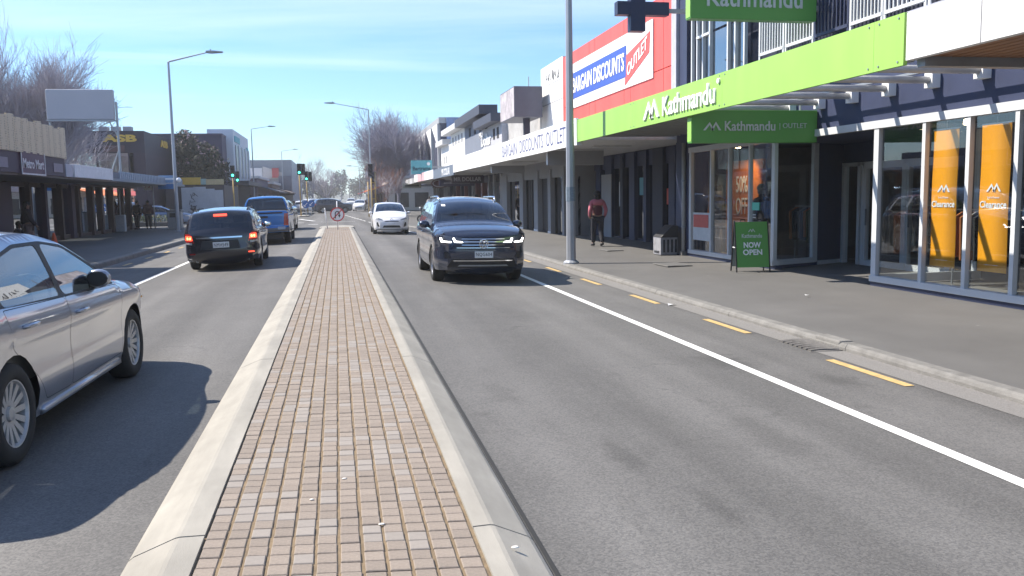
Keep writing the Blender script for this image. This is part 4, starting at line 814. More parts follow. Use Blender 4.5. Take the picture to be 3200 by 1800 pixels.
far_shop(-9.8, 113, 130, 4.4, -1, M('plum_far', (.13, .1, .13), .8), 'plum coloured shop below the corrugated roof', M('awning_slate', (.08, .08, .1), .7), None, 4)
far_shop(-9.3, 131, 148, 4.0, -1, M('umber_far', (.16, .1, .08), .8), 'brown shop with pale parapet far on the left', M('awning_dun', (.2, .15, .12), .7), None, 4)
far_shop(-8.6, 192, 225, 5.5, -1, lgrey, 'pale grey shop row at the far left end', M('awning_slate'), None, 6)
# ================================================================ trees
def bare_tree(name, label, loc, h, spread, seed, mat, trunk_r=.22, lev=5, first=.22, lean=0., kids=(7, 5, 4, 4, 3)):
    rnd = random.Random(seed); root = thing(name, label, 'tree', loc)
    trunk, crown = MB(), MB()
    def grow(p, d, L, r, l):
        n = 3 if l < 3 else 2; pts = [p]; rad = [r]; q = Vector(p); dd = Vector(d)
        for i in range(n):
            dd = (dd+Vector((rnd.uniform(-.16, .16), rnd.uniform(-.16, .16), rnd.uniform(-.02, .14)))).normalized()
            q = q+dd*L/n; pts.append(q.copy()); rad.append(max(.011, r*(1-.55*(i+1)/n)))
        (trunk if l < 1 else crown).tube(pts, rad, 6 if l < 2 else (4 if l < 3 else 3), cap=l < 2)
        if l >= lev-1: return
        for k in range(kids[l]):
            f = rnd.uniform(.35 if l else .5, 1.0); i = min(n-1, int(f*n)); fr = f*n-i; pp = pts[i].lerp(pts[i+1], fr)
            a = rnd.uniform(0, 2*PI); sp_ = rnd.uniform(.25, .62)*spread
            side = dd.orthogonal().normalized(); side.rotate(Matrix.Rotation(a, 3, dd))
            nd_ = (dd+side*sp_*1.5+Vector((0, 0, .12))).normalized()
            grow(pp, nd_, L*(rnd.uniform(1.2, 1.8) if l == 0 else rnd.uniform(.5, .78)), max(.011, rad[i]*rnd.uniform(.45, .68)), l+1)
    grow(Vector((0, 0, 0)), Vector((lean, 0, 1)).normalized(), h*first*1.5, trunk_r, 0)
    trunk.build('trunk', mat, root, True, local=True); crown.build('crown', mat, root, False, local=True)
    return root
bark = M('bare_bark', (.29, .275, .335), .9, 0, .2, 4); bark2 = M('bare_bark_grey', (.34, .315, .355), .9, 0, .2, 4); barkr = M('reddish_twig', (.22, .115, .09), .9, 0, .2, 4)
def fit(o, h, w=None):
    """scale a tree's meshes so that its height and width match what was seen"""
    zs = max(max(v.co.z for v in c.data.vertices) for c in o.children); xs = sorted(v.co.x for c in o.children for v in c.data.vertices); k = h/zs; kx = (w/(xs[int(len(xs)*.97)]-xs[int(len(xs)*.03)])) if w else k
    for c in o.children:
        for v in c.data.vertices: v.co = Vector((v.co.x*kx, v.co.y*kx, v.co.z*k))
    return o
KD = (14, 9, 7, 5, 4, 3)
fit(bare_tree('bare_tree', 'large rounded leafless tree behind the right shops beyond the crossing', (6.1, 87, 0), 11, 1.0, 11, bark, .3, 6, .2, 0, KD), 11.0, 5.5)
fit(bare_tree('bare_tree', 'tall leafless tree rising behind the cream parapet', (-18.0, 58, 0), 12.6, .8, 23, bark2, .3, 6, .2, 0, (14, 9, 6, 5, 4, 3)), 13.0, 6.0)
fit(bare_tree('bare_tree', 'leafless tree cut by the left edge of the picture', (-21.6, 60, 0), 14, .8, 37, bark2, .3, 5, .2, 0, (10, 7, 5, 5, 3)), 14.2, 6)
fit(bare_tree('bare_tree', 'small leafless tree below the left half of the billboard', (-19.4, 66, 0), 7, .9, 41, bark2, .16, 5, .2, 0, (8, 6, 5, 4, 3)), 8.0, 4.6)
fit(bare_tree('bare_tree', 'small reddish leafless tree in front of the large bare one', (4.3, 82, 0), 6.5, 1., 51, barkr, .1, 5, .25, 0, (8, 6, 4, 4, 3)), 5.8, 3.4)
fit(bare_tree('bare_tree', 'slim leafless street tree by the far right kerb', (4.6, 76, 0), 5, 1.1, 61, bark2, .06, 4, .3, 0, (7, 6, 5, 4, 3)), 4.6, 2.6)
for i, (x, y, h, w, lb_) in enumerate(((-2.3, 190, 9, 6.5, 'leafless roundish tree beside the distant red sign'), (-4.5, 175, 11, 5, 'leafless tree directly behind the traffic lights'))):
    fit(bare_tree('bare_tree', lb_, (x, y, 0), h, 1., 71+i, bark2, .2, 5, .2, 0, (8, 6, 5, 4, 3)), h, w)
# leaf-clump trees
def leafy(name, label, loc, blobs, n, size, mats, wts, seed, trunk=(.18, 2.), group=None):
    rnd = random.Random(seed); root = thing(name, label, 'tree', loc, group=group)
    mb = MB(); mi = []
    tot = sum(b_[3]*b_[4]*b_[5] for b_ in blobs)
    for (x, y, z, rx, ry, rz_) in blobs:
        for _ in range(max(20, int(n*rx*ry*rz_/tot))):
            d = Vector((rnd.gauss(0, 1), rnd.gauss(0, 1), rnd.gauss(0, 1))).normalized()*(rnd.random()**.45)*rnd.uniform(.82, 1.12)
            c = Vector((x+d.x*rx, y+d.y*ry, z+d.z*rz_)); s_ = size*rnd.uniform(.6, 1.35)
            a = Vector((rnd.gauss(0, 1), rnd.gauss(0, 1), rnd.gauss(0, 1))).normalized(); b_ = a.orthogonal().normalized(); b_.rotate(Matrix.Rotation(rnd.uniform(0, 6.28), 3, a)); e_ = a.cross(b_)
            mb.add([c-b_*s_, c-e_*s_*.5, c+b_*s_+a*s_*.2, c+e_*s_*.5], [(0, 1, 2), (0, 2, 3)]); k = rnd.choices(range(len(mats)), wts[0] if d.z < .25 else wts[1])[0]; mi += [k, k]
    mb.build('crown', None, root, local=True, mats=mats, mi=mi)
    zt = min(b_[2] for b_ in blobs)+.5
    MB().tube([(0, 0, 0), (.05, 0, zt*.5), (0, .05, zt)], [trunk[0], trunk[0]*.8, trunk[0]*.5], 8).build('trunk', bark, root, True, local=True)
    return root
def leafm(n, c): return M(n, c, .65, 0, .25, 2)
lv1, lv2, lv3 = leafm('leaf_dark', (.022, .03, .02)), leafm('leaf_mid', (.035, .045, .024)), leafm('leaf_olive', (.06, .06, .03)); blo = leafm('blossom_pink', (.5, .33, .34))
leafy('magnolia_tree', 'dense dark evergreen tree with pale blossom along its crown on the left', (-12.4, 85, 0),
      [(0, 0, 4.6, 2.3, 2.0, 2.0), (-1.1, 0, 6.4, 1.4, 1.3, 1.6), (1.2, 0, 3.9, 1.5, 1.4, 1.5), (.3, .2, 5.8, 1.6, 1.4, 1.4), (-.9, -.3, 3.6, 1.6, 1.4, 1.3), (-1.3, 0, 7.6, .8, .8, .8), (1.9, 0, 4.9, .8, .8, .8)], 9000, .16, [lv1, lv2, lv3, blo], ((6, 4, 1, .0), (4, 4, 2, 2.2)), 5)
hz1, hz2, hz3 = leafm('far_green', (.05, .065, .045)), leafm('far_green_deep', (.03, .045, .035)), leafm('far_brown', (.09, .075, .06))
rr_ = random.Random(9)
far_kinds = [('rounded dark tree at the far end of the street', .9), ('broad brownish tree closing the far end of the street', 1.2), ('pale green tree low at the street end', 1.)]
for i, (x, y, h, w, c_, lb_) in enumerate(((-3, 330, 10, 14, 2, 'broad brownish tree at the far end, left of the tall spire'), (-14, 320, 13, 13, 2, 'tall brownish tree behind the far left shops'), (8, 380, 11, 15, 0, 'green rounded tree at the end of the road'), (16, 400, 14, 12, 1, 'dark rounded tree rising over the far right roofs'), (2, 420, 16, 9, 1, 'tall dark conifer-like tree at the vanishing point'), (26, 360, 9, 16, 0, 'low green trees behind the far right shops'), (-26, 380, 12, 18, 2, 'wide brown tree line at the far left'))):
    leafy('far_tree', lb_, (x, y, 0), [(rr_.uniform(-.3, .3)*w, rr_.uniform(-.2, .2)*w, h*rr_.uniform(.35, .8), w*rr_.uniform(.2, .34), w*.25, h*rr_.uniform(.18, .3)) for _ in range(6)], 1500, .5, [hz1, hz2, hz3], [((2, 2, 1), (3, 1, 1)), ((1, 3, 0), (1, 3, 0)), ((1, 1, 3), (1, 1, 3))][c_], 100+i, (.35, 3))
# hills on the skyline
mb = MB(); n_ = 60
pr = [(-720+i*24.4, 9+4*math.sin(i*.37)+2.5*math.sin(i*.91+1)+1.5*math.sin(i*1.7)) for i in range(n_)]
mb.v = [(x, 800, -.5) for x, z in pr]+[(x, 860+15*math.sin(x*.01), z) for x, z in pr]+[(x, 940, -.5) for x, z in pr]
for i in range(n_-1): mb.f += [(i, i+1, n_+i+1, n_+i), (n_+i, n_+i+1, 2*n_+i+1, 2*n_+i)]
struct(mb.build('hills', M('hill_green', (.09, .1, .08), .9, 0, .2, .01), smooth=True))
# planter bed
pb = thing('planter_bed', 'low leafy garden bed with flowers at the side street corner', 'planter', (-12.3, 62, 0)); B(-14.2, -10.6, 61.2, 63, 0, .3).build('edging', conc_old, pb, bevel=.03)
mb = MB(); mi = []; rnd = random.Random(4)
for _ in range(1300):
    c_ = Vector((rnd.uniform(-14.1, -10.7), rnd.uniform(61.3, 62.9), .28+rnd.random()*.45)); a_ = rnd.uniform(0, 6.28); s_ = rnd.uniform(.05, .12); d = Vector((math.cos(a_), math.sin(a_), rnd.uniform(.2, .9)))*s_; e_ = Vector((-math.sin(a_), math.cos(a_), 0))*s_*.4
    mb.add([c_-e_, c_+d*.6-e_*.4, c_+d*1.5, c_+d*.6+e_], [(0, 1, 2, 3)]); mi.append(rnd.choices([0, 1, 2], [5, 4, 1])[0])
o = mb.build('foliage', None, pb, mats=[leafm('bed_green', (.08, .12, .03)), leafm('bed_lime', (.16, .18, .05)), leafm('bed_flower', (.6, .45, .4))], mi=mi); o['kind'] = 'stuff'
# ================================================================ vehicles
def paint(n, c, rough=.28, metal=.35, coat=1.): return M(n, c, rough, metal, .03, 3, coat=coat)
rubber = M('tyre_rubber', (.022, .022, .023), .85, 0, .2, 12); plast = M('black_plastic', (.02, .02, .022), .55, 0, .1, 8); chrome = M('chrome', (.75, .76, .78), .12, 1., .02, 3)
alloy = M('alloy_wheel', (.42, .42, .44), .35, .7, .08, 6); seam = M('seam_dark', (.008, .008, .009), .8); seatm = M('seat_cloth', (.05, .05, .055), .9); trimm = M('door_trim', (.24, .23, .21), .8)
CG = glass('car_glass', (.42, .48, .5), 1.5, .01, 1.25, .015); CGD = glass('car_glass_dark', (.12, .13, .15), 1.5, .012, 1.25, .02)
lens = M('clear_lens', (.5, .52, .55), .12, .3, .1, 30, coat=1.); redl = M('red_lens', (.35, .015, .012), .2, 0, .05, 20, coat=1.)
redlit = M('red_lens_lit', (.6, .05, .03), .3, 0, 0, 1, emit=(1, .08, .04), es=1.5); amberlit = M('brake_core', (.9, .4, .2), .3, 0, 0, 1, emit=(1, .4, .12), es=3); drl = M('lamp_white_lit', (1, 1, 1), .3, 0, 0, 1, emit=(1, .97, .9), es=7)
platem = M('plate_white', (.72, .73, .74), .5); inkm = M('plate_ink', (.02, .02, .03), .6)
def cr_curve(P, per=8):
    out = []; lab = []
    n = len(P)
    for i in range(n-1):
        p0, p1, p2, p3 = [np.array(P[max(0, min(n-1, k))][:2]) for k in (i-1, i, i+1, i+2)]
        for k in range(per):
            t = k/per; m1 = (p2-p0)*.5; m2 = (p3-p1)*.5
            q = (2*t**3-3*t**2+1)*p1+(t**3-2*t**2+t)*m1+(-2*t**3+3*t**2)*p2+(t**3-t**2)*m2
            out.append(q); lab.append(P[i+1][2])
    out.append(np.array(P[-1][:2])); lab.append(P[-1][2]); return np.array(out), lab
def inset(poly, d):
    P = [Vector(p) for p in poly]; n = len(P); out = []
    area = sum(P[i].x*P[(i+1) % n].y-P[(i+1) % n].x*P[i].y for i in range(n)); s_ = 1 if area > 0 else -1
    for i in range(n):
        a, b_, c_ = P[i-1], P[i], P[(i+1) % n]; e1, e2 = (b_-a).normalized(), (c_-b_).normalized()
        n1, n2 = Vector((-e1.y, e1.x))*s_, Vector((-e2.y, e2.x))*s_; m_ = (n1+n2)
        m_ = m_/max(.35, m_.length_squared/2*1.0)/1.0 if m_.length > 1e-6 else n1
        out.append(tuple(b_+m_*d*.5*1.0 if False else b_+(n1+n2)*d/max(.5, (1+n1.dot(n2)))))
    return out
def rnd_poly(poly, r=.05, k=3):
    out = []; n = len(poly)
    for i in range(n):
        a, b_, c_ = [Vector(poly[j % n]) for j in (i-1, i, i+1)]; l1, l2 = (a-b_).length, (c_-b_).length; q = min(r, l1*.4, l2*.4)
        s_, e_ = b_+(a-b_).normalized()*q, b_+(c_-b_).normalized()*q
        for j in range(k+1):
            t = j/k; out.append(tuple(s_*(1-t)**2+b_*2*t*(1-t)+e_*t*t))
    return out
def dens(poly, step=.055):
    out = []; n = len(poly)
    for i in range(n):
        a, b_ = Vector(poly[i]), Vector(poly[(i+1) % n]); k = max(1, int((b_-a).length/step)); out += [tuple(a.lerp(b_, j/k)) for j in range(k)]
    return out
def pip(poly, x, y):
    c = False; n = len(poly); j = n-1
    for i in range(n):
        xi, yi = poly[i]; xj, yj = poly[j]
        if (yi > y) != (yj > y) and x < (xj-xi)*(y-yi)/(yj-yi)+xi: c = not c
        j = i
    return c
def cdt(polys, grid, bbox):
    """constrained triangulation of closed polygons plus a grid of inner points; returns points, triangles"""
    vs = []; es = []
    for pl in polys:
        o = len(vs); n = len(pl); vs += [Vector(p) for p in pl]; es += [(o+i, o+(i+1) % n) for i in range(n)]
    C_ = np.array([tuple(v) for v in vs]); x0, x1, y0, y1 = bbox
    gx, gy = np.meshgrid(np.arange(x0+grid/2, x1, grid), np.arange(y0+grid/2, y1, grid)); G = np.stack([gx.ravel(), gy.ravel()], 1)
    if len(G): 
        d = np.sqrt(((G[:, None]-C_[None])**2).sum(2)).min(1); G = G[d > grid*.38]
        vs += [Vector((float(a), float(b_))) for a, b_ in G]
    r_ = delaunay_2d_cdt(vs, es, [], 0, 1e-5); return r_[0], r_[2]
class Car:
    def __init__(s, name, label, S, loc, rz=0., tilt=0., cat='car', group=None):
        s.S = S; s.root = thing(name, label, cat, loc, rz, group); s.root.rotation_euler = (0, tilt, rz)
        s.prof, s.lab = cr_curve(S['prof'], 7); s.W = S['W']; P = s.prof
        s.yf, s.yr = P[:, 0].max(), P[:, 0].min(); s.zb = S['belt']
        rr = dict(bed=.05, fb=.1, hood=.09, ws=.05, roof=.09, rw=.06, tail=.08, rb=.09); rr.update(S.get('r', {})); s.rad = np.array([rr[l] for l in s.lab])
        cc = dict(bed=.03, fb=.11, hood=.05, ws=.07, roof=.05, rw=.06, tail=.06, rb=.09); cc.update(S.get('crown', {})); s.cr = np.array([cc[l] for l in s.lab])
        for _ in range(3): s.cr[1:-1] = (s.cr[:-2]+s.cr[1:-1]*2+s.cr[2:])/4; s.rad[1:-1] = (s.rad[:-2]+s.rad[1:-1]*2+s.rad[2:])/4
        s.make()
    def base(s, y, z):
        S = s.S; w = s.W/2+np.zeros_like(y*1.)
        a = np.clip((y-(s.yf-S.get('lf', .75)))/S.get('lf', .75), 0, 1); w = w-S.get('pf', .17)*a**2.3
        a = np.clip(((s.yr+S.get('lr', .6))-y)/S.get('lr', .6), 0, 1); w = w-S.get('pr', .11)*a**2.2
        lo = np.clip((.5-z)/.3, 0, 1); w = w-.07*lo**2
        zb = s.zb+S.get('wedge', 0)*(-y)
        w = w+.012*np.exp(-((z-(zb-.14))/.06)**2)-.014*np.exp(-((z-(zb-.36))/.14)**2)
        h = np.clip(z-zb, -.08, 2); k = np.clip((h+.08)/.16, 0, 1); k = k*k*(3-2*k); w = w-k*S.get('step', .03)-S.get('tum', .30)*np.clip(h, 0, 2)-.12*np.clip(h, 0, 2)**2
        return w
    def hw(s, y, z):
        y = np.atleast_1d(np.array(y, float)); z = np.atleast_1d(np.array(z, float))
        D = np.sqrt((y[:, None]-s.dense[None, :, 0])**2+(z[:, None]-s.dense[None, :, 1])**2); i = D.argmin(1); d = D[np.arange(len(y)), i]; r = s.drad[i]
        t = np.clip((r-d)/r, 0, 1); return s.base(y, z)-r*(1-np.sqrt(np.maximum(0, 1-t*t)))
    def make(s):
        S = s.S; P = s.prof
        n = len(P); tt = np.linspace(0, n-1, n*5); s.dense = np.stack([np.interp(tt, np.arange(n), P[:, k]) for k in (0, 1)], 1); s.drad = np.interp(tt, np.arange(n), s.rad)
        # --- side panels
        zs = S['sill']; ra = S['R']+S.get('arch', .045); ax = S['ax']
        bot = []
        for k, ya in enumerate(sorted(ax, reverse=True)):     # from rear to front later reversed
            pass
        yb = [P[-1][0], P[0][0]]
        line_ = [(P[-1][0], P[-1][1])]
        for ya in sorted(ax):
            a0 = math.asin(max(-1, min(1, (zs-S['R'])/ra))); half = ra*math.cos(a0)
            for k in range(15):
                t = PI-a0-(PI-2*a0)*k/14; line_.append((ya+ra*math.cos(t), S['R']+ra*math.sin(t)))
        outer = [tuple(p) for p in P[1:-1]]+line_+[(P[0][0], P[0][1])]
        wins = [rnd_poly(w, .05) for w in S['wins']]; trim = [rnd_poly(w, .05) for w in S.get('trim', [])]; doors = [rnd_poly(w, .04) for w in S['doors']]
        doors_in = [inset(d, .0045) for d in doors]
        gs_ = S.get('grid', .085)*.75; outer, wins, trim, doors, doors_in = dens(outer, gs_), [dens(q, gs_) for q in wins], [dens(q, gs_) for q in trim], [dens(q, gs_) for q in doors], [dens(q, gs_) for q in doors_in]
        polys = [outer]+wins+trim+doors+doors_in
        pts, tris = cdt(polys, S.get('grid', .085), (s.yr, s.yf, zs-.02, P[:, 1].max()))
        A_ = np.array([tuple(p) for p in pts]); X = s.hw(A_[:, 0], A_[:, 1])
        e_ = .012; gy = (s.hw(A_[:, 0]+e_, A_[:, 1])-s.hw(A_[:, 0]-e_, A_[:, 1]))/(2*e_); gz = (s.hw(A_[:, 0], A_[:, 1]+e_)-s.hw(A_[:, 0], A_[:, 1]-e_))/(2*e_)
        N = np.stack([np.ones_like(gy), -gy, -gz], 1); N /= np.linalg.norm(N, axis=1)[:, None]
        reg = {}
        for t in tris:
            if len(t) != 3: continue
            cy, cz = A_[list(t)].mean(0)
            if not pip(outer, cy, cz): continue
            key = 'body'
            for k, d in enumerate(doors):
                if pip(d, cy, cz): key = ('door', k) if pip(doors_in[k], cy, cz) else 'seam'
            for d in trim:
                if pip(d, cy, cz): key = 'trim'
            for k, d in enumerate(wins):
                if pip(d, cy, cz): key = ('win', k)
            reg.setdefault(key, []).append(t)
        s.paint = S['paint']; tri_all = []; V_all = []
        body_parts = []
        for sd in (1, -1):
            for key, ts in reg.items():
                off = {'seam': -.012, 'trim': -.002}.get(key, -.005 if key[0] == 'win' else 0.)
                use = sorted({i for t in ts for i in t}); mp_ = {o: k for k, o in enumerate(use)}
                V = [(sd*(X[i]+off), A_[i, 0], A_[i, 1]) for i in use]; F_ = [tuple(mp_[i] for i in (t if sd < 0 else t[::-1])) for t in ts]
                # orientation: want outward normal
                NN = [(sd*N[i, 0], N[i, 1], N[i, 2]) for i in use]
                fx = []
                for f in F_:
                    a, b_, c_ = [Vector(V[i]) for i in f]; nv = (b_-a).cross(c_-a); fx.append(f if nv.x*sd >= 0 else f[::-1])
                o_ = len(V_all); V_all += V; tri_all += [tuple(i+o_ for i in f) for f in fx]
                nm = {'body': 'body_side', 'seam': 'door_gap', 'trim': 'window_trim'}.get(key, 'door' if key[0] == 'door' else 'side_window')
                mat = {'body': s.paint, 'seam': seam, 'trim': S.get('trimmat', plast)}.get(key, s.paint if key[0] == 'door' else S.get('glass', CG))
                o = s.mesh(nm, V, fx, mat, NN)
                if key[0] == 'door':
                    k = key[1]; hx = S['handles'][k] if k < len(S.get('handles', [])) else None
                    if hx:
                        xx = float(s.hw(hx[0], hx[1])[0]); MB().tube([(sd*(xx-.005), hx[0]-.1, hx[1]), (sd*(xx+.03), hx[0]-.08, hx[1]+.005), (sd*(xx+.034), hx[0]+.07, hx[1]+.005), (sd*(xx-.005), hx[0]+.1, hx[1])], .013, 6).build('handle', S.get('handlemat', s.paint), o, True, local=True)
        # --- ribbon over the top, front to rear
        U = np.array([-1, -.975, -.94, -.82, -.6, -.35, -.12, .12, .35, .6, .82, .94, .975, 1]); n = len(P)
        T = np.gradient(P, axis=0); T /= np.linalg.norm(T, axis=1)[:, None]; NS = np.stack([-T[:, 1], T[:, 0]], 1)
        cen = P.mean(0)
        for i in range(n):
            if np.dot(NS[i], P[i]-np.array([P[i][0]*.8, .6])) < 0: NS[i] *= -1
        WW = s.hw(P[:, 0], P[:, 1])
        V = np.zeros((n, len(U), 3))
        for j, u in enumerate(U):
            b_ = s.cr*(1-abs(u)**2.2)
            V[:, j, 0] = u*WW; V[:, j, 1] = P[:, 0]+NS[:, 0]*b_; V[:, j, 2] = P[:, 1]+NS[:, 1]*b_
        idx = lambda i, j: i*len(U)+j
        lab = s.lab; segs = {}
        first = {}; last = {}
        for i in range(n-1): l = lab[i]; first.setdefault(l, i); last[l] = i
        for i in range(n-1):
            l = lab[i]
            for j in range(len(U)-1):
                inner = 2 <= j <= len(U)-4
                key = l
                if l in ('ws', 'rw') and l not in S.get('noglass', ()):
                    m0, m1 = S.get(l+'m', (1, 1))
                    key = l+'_glass' if (inner and first[l]+m0 <= i <= last[l]-m1) else 'frame_'+l
                segs.setdefault(key, []).append((idx(i, j), idx(i, j+1), idx(i+1, j+1), idx(i+1, j)))
        Vf = [tuple(v) for v in V.reshape(-1, 3)]
        names = dict(bed='bed_cover', fb='front_bumper', hood='bonnet', roof='roof', tail='tailgate', rb='rear_bumper', ws_glass='windscreen', rw_glass='rear_window', frame_ws='windscreen_frame', frame_rw='rear_window_frame', ws='cab_front', rw='cab_rear')
        for key, fs in segs.items():
            use = sorted({i for f in fs for i in f}); mp_ = {o: k for k, o in enumerate(use)}; v = [Vf[i] for i in use]; f_ = [tuple(mp_[i] for i in q) for q in fs]
            fx = []
            for f in f_:
                a, b_, c_ = [Vector(v[i]) for i in f[:3]]; nv = (b_-a).cross(c_-a); m_ = sum((Vector(v[i]) for i in f), Vector())/4
                fx.append(f if nv.dot(m_-Vector((0, m_.y*.75, .65))) >= 0 else f[::-1])
            o_ = len(V_all); V_all += v; tri_all += [tuple(i+o_ for i in f) for f in fx]
            s.mesh(names[key], v, fx, S.get('mats', {}).get(key, (S.get('glass_rear', CGD) if key == 'rw_glass' else S.get('glass_front', CG)) if 'glass' in key else s.paint))
        s.bvh = BVHTree.FromPolygons(V_all, tri_all)
        # --- underbody, cabin, wheels
        a0, a1 = min(ax), max(ax); iw = s.W/2-.27
        ub = MB().box(-iw, iw, s.yr+.15, s.yf-.18, .2, .42).box(-s.W/2+.12, s.W/2-.12, a0+ra+.02, a1-ra-.02, zs-.02, .44)
        ub.build('underbody', plast, s.root, local=True)
        if not S.get('far'):
            bx = S['cabin']; MB().box(-s.W/2+.13, s.W/2-.13, bx[0], bx[1], .42, .5).build('cabin_floor', seatm, s.root, local=True)
            MB().prism([(bx[1]-.45, .5), (bx[1]+.1, .5), (bx[1]+.12, s.zb-.04), (bx[1]-.1, s.zb+.02), (bx[1]-.4, s.zb-.08)], -s.W/2+.16, s.W/2-.16, 'x').build('dashboard', plast, s.root, local=True)
            MB().tube([(.36+.18*math.cos(t), bx[1]-.52+.08*math.sin(t), s.zb-.02+.17*math.sin(t)) for t in [2*PI*i/16 for i in range(17)]], .014, 5).build('steering_wheel', plast, s.root, local=True)
            for x in (-.36, .36):
                for yy in S['seats']:
                    st_ = MB().prism([(yy-.1, .5), (yy+.42, .5), (yy+.42, .64), (yy, .62), (yy-.2, 1.12), (yy-.3, 1.12)], x-.25, x+.25, 'x').prism([(yy-.24, 1.14), (yy-.34, 1.14), (yy-.37, 1.32), (yy-.28, 1.33)], x-.14, x+.14, 'x').build('seat', seatm, s.root, local=True, bevel=.03)
            for sd in (-1, 1): B(sd*(s.W/2-.16), sd*(s.W/2-.12), bx[0]+.2, bx[1]-.1, .45, s.zb-.04).build('door_lining', trimm, s.root, local=True)
        s.wheels()
    def mesh(s, nm, V, F_, mat, NN=None, parent=None):
        me = bpy.data.meshes.new(nm); me.from_pydata(V, [], F_); me.materials.append(mat); me.polygons.foreach_set('use_smooth', [True]*len(me.polygons)); me.update()
        if NN is not None:
            try: me.normals_split_custom_set_from_vertices(NN)
            except Exception: pass
        o = bpy.data.objects.new(nm, me); COL.objects.link(o); o.parent = parent or s.root; return o
    def wheels(s):
        S = s.S; R_, w = S['R'], S.get('tw', .21); ns = S.get('spokes', 10); key = 'wheel%.3f%.2f%d%s' % (R_, w, ns, S.get('rim', ''))
        if key not in Car.cache:
            rr = R_*S.get('rimr', .66)
            tp = [(rr*.98, -w*.42), (rr+.02, -w*.5), (R_-.035, -w*.5), (R_-.008, -w*.4), (R_, -w*.25), (R_, w*.25), (R_-.008, w*.4), (R_-.035, w*.5), (rr+.02, w*.5), (rr*.98, w*.42)]
            ty = MB().lathe(tp, (0, 0, 0), 32, 'x', closed=True)
            rim = MB().lathe([(rr, w*.44), (rr, -.05), (rr*.93, -.05), (rr*.93, w*.34), (rr*.96, w*.43)], (0, 0, 0), 32, 'x', closed=True)
            hub = w*.28
            rim.lathe([(.05, hub-.02), (.045, hub+.012), (.02, hub+.016)], (0, 0, 0), 16, 'x')
            for k in range(ns):
                a = 2*PI*k/ns; wd = S.get('sw', .028); ca, sa = math.cos(a), math.sin(a)
                for (r0, r1, w0, w1, x0, x1) in ((.05, rr*.97, wd, wd*1.25, hub-.005, w*.36),):
                    pts = []
                    for (r_, ww, xx) in ((r0, w0, x0), (r1, w1, x1)):
                        for (du, dx) in ((-ww, 0), (ww, 0), (ww*.7, -.045), (-ww*.7, -.045)): pts.append((xx+dx, r_*ca-du*sa, r_*sa+du*ca))
                    rim.add(pts, [(0, 1, 2, 3), (7, 6, 5, 4), (0, 4, 5, 1), (1, 5, 6, 2), (2, 6, 7, 3), (3, 7, 4, 0)])
            disc = MB().lathe([(.04, -.03), (rr*.9, -.03), (rr*.9, -.045), (.04, -.045)], (0, 0, 0), 24, 'x', closed=True)
            out = []
            for mb_, m_, nm in ((ty, rubber, 'wheel'), (rim, S.get('rimmat', alloy), 'rim'), (disc, plast, 'brake_disc')):
                me = bpy.data.meshes.new(nm); me.from_pydata(mb_.v, [], mb_.f); me.materials.append(m_)
                if nm == 'wheel': me.polygons.foreach_set('use_smooth', [True]*len(me.polygons))
                me.update(); out.append(me)
            Car.cache[key] = out
        ty, rim, disc = Car.cache[key]
        for ya in S['ax']:
            for sd in (1, -1):
                o = bpy.data.objects.new('wheel', ty); COL.objects.link(o); o.parent = s.root; o.location = (sd*(s.W/2-w/2-S.get('in', .02)), ya, R_); o.rotation_euler = (ya*1.3, 0, 0 if sd > 0 else PI)
                for me, nm in ((rim, 'rim'), (disc, 'brake_disc')):
                    q = bpy.data.objects.new(nm, me); COL.objects.link(q); q.parent = o
    cache = {}
    def patch(s, poly, d, nm, mat, off=.006, parent=None, grid=.06, r=.02, mirror=False):
        """a panel that follows the nose (d=1) or tail (d=-1); poly in (x,z)"""
        if mirror: s.patch([(-x, z) for x, z in poly][::-1], d, nm, mat, off, parent, grid, r)
        pl = rnd_poly(poly, r, 2) if r else poly
        # refine the outline so that it follows the curved body
        ref = []
        for i in range(len(pl)):
            a, b_ = Vector(pl[i]), Vector(pl[(i+1) % len(pl)]); k = max(1, int((b_-a).length/.05))
            ref += [tuple(a.lerp(b_, j/k)) for j in range(k)]
        xs = [p[0] for p in ref]; zs = [p[1] for p in ref]
        pts, tris = cdt([ref], grid, (min(xs), max(xs), min(zs), max(zs))); V = []
        for p in pts:
            h = s.bvh.ray_cast(Vector((p[0], d*6, p[1])), Vector((0, -d, 0)))
            q = h[0] if h[0] is not None else s.bvh.find_nearest(Vector((p[0], d*(s.yf if d > 0 else -s.yr), p[1])))[0]
            V.append((p[0], q.y+d*off, p[1]))
        n = len(V); F_ = []
        for t in tris:
            if len(t) == 3:
                cx, cz = sum(pts[i][0] for i in t)/3, sum(pts[i][1] for i in t)/3
                if pip(ref, cx, cz):
                    a, b_, c_ = [Vector(V[i]) for i in t]; F_.append(tuple(t) if (b_-a).cross(c_-a).y*d > 0 else tuple(t[::-1]))
        return s.mesh(nm, V, F_, mat, None, parent)
    def plate(s, d, z, txt, w=.36, h=.125, x=0., name='number_plate'):
        hit = s.bvh.ray_cast(Vector((x, d*6, z)), Vector((0, -d, 0)))[0]; y = (hit.y if hit else d*s.yf)+d*.02
        o = B(x-w/2, x+w/2, y-.012, y+.012, z-h/2, z+h/2).build(name, platem, s.root, local=True, bevel=.006)
        if txt: text(txt, (x, y+d*.0125, z), (-d, 0, 0), UP, w*.86, h*.62, inkm, o, 'plate_lettering', -.004, .004, True, space=1.12)
        return o
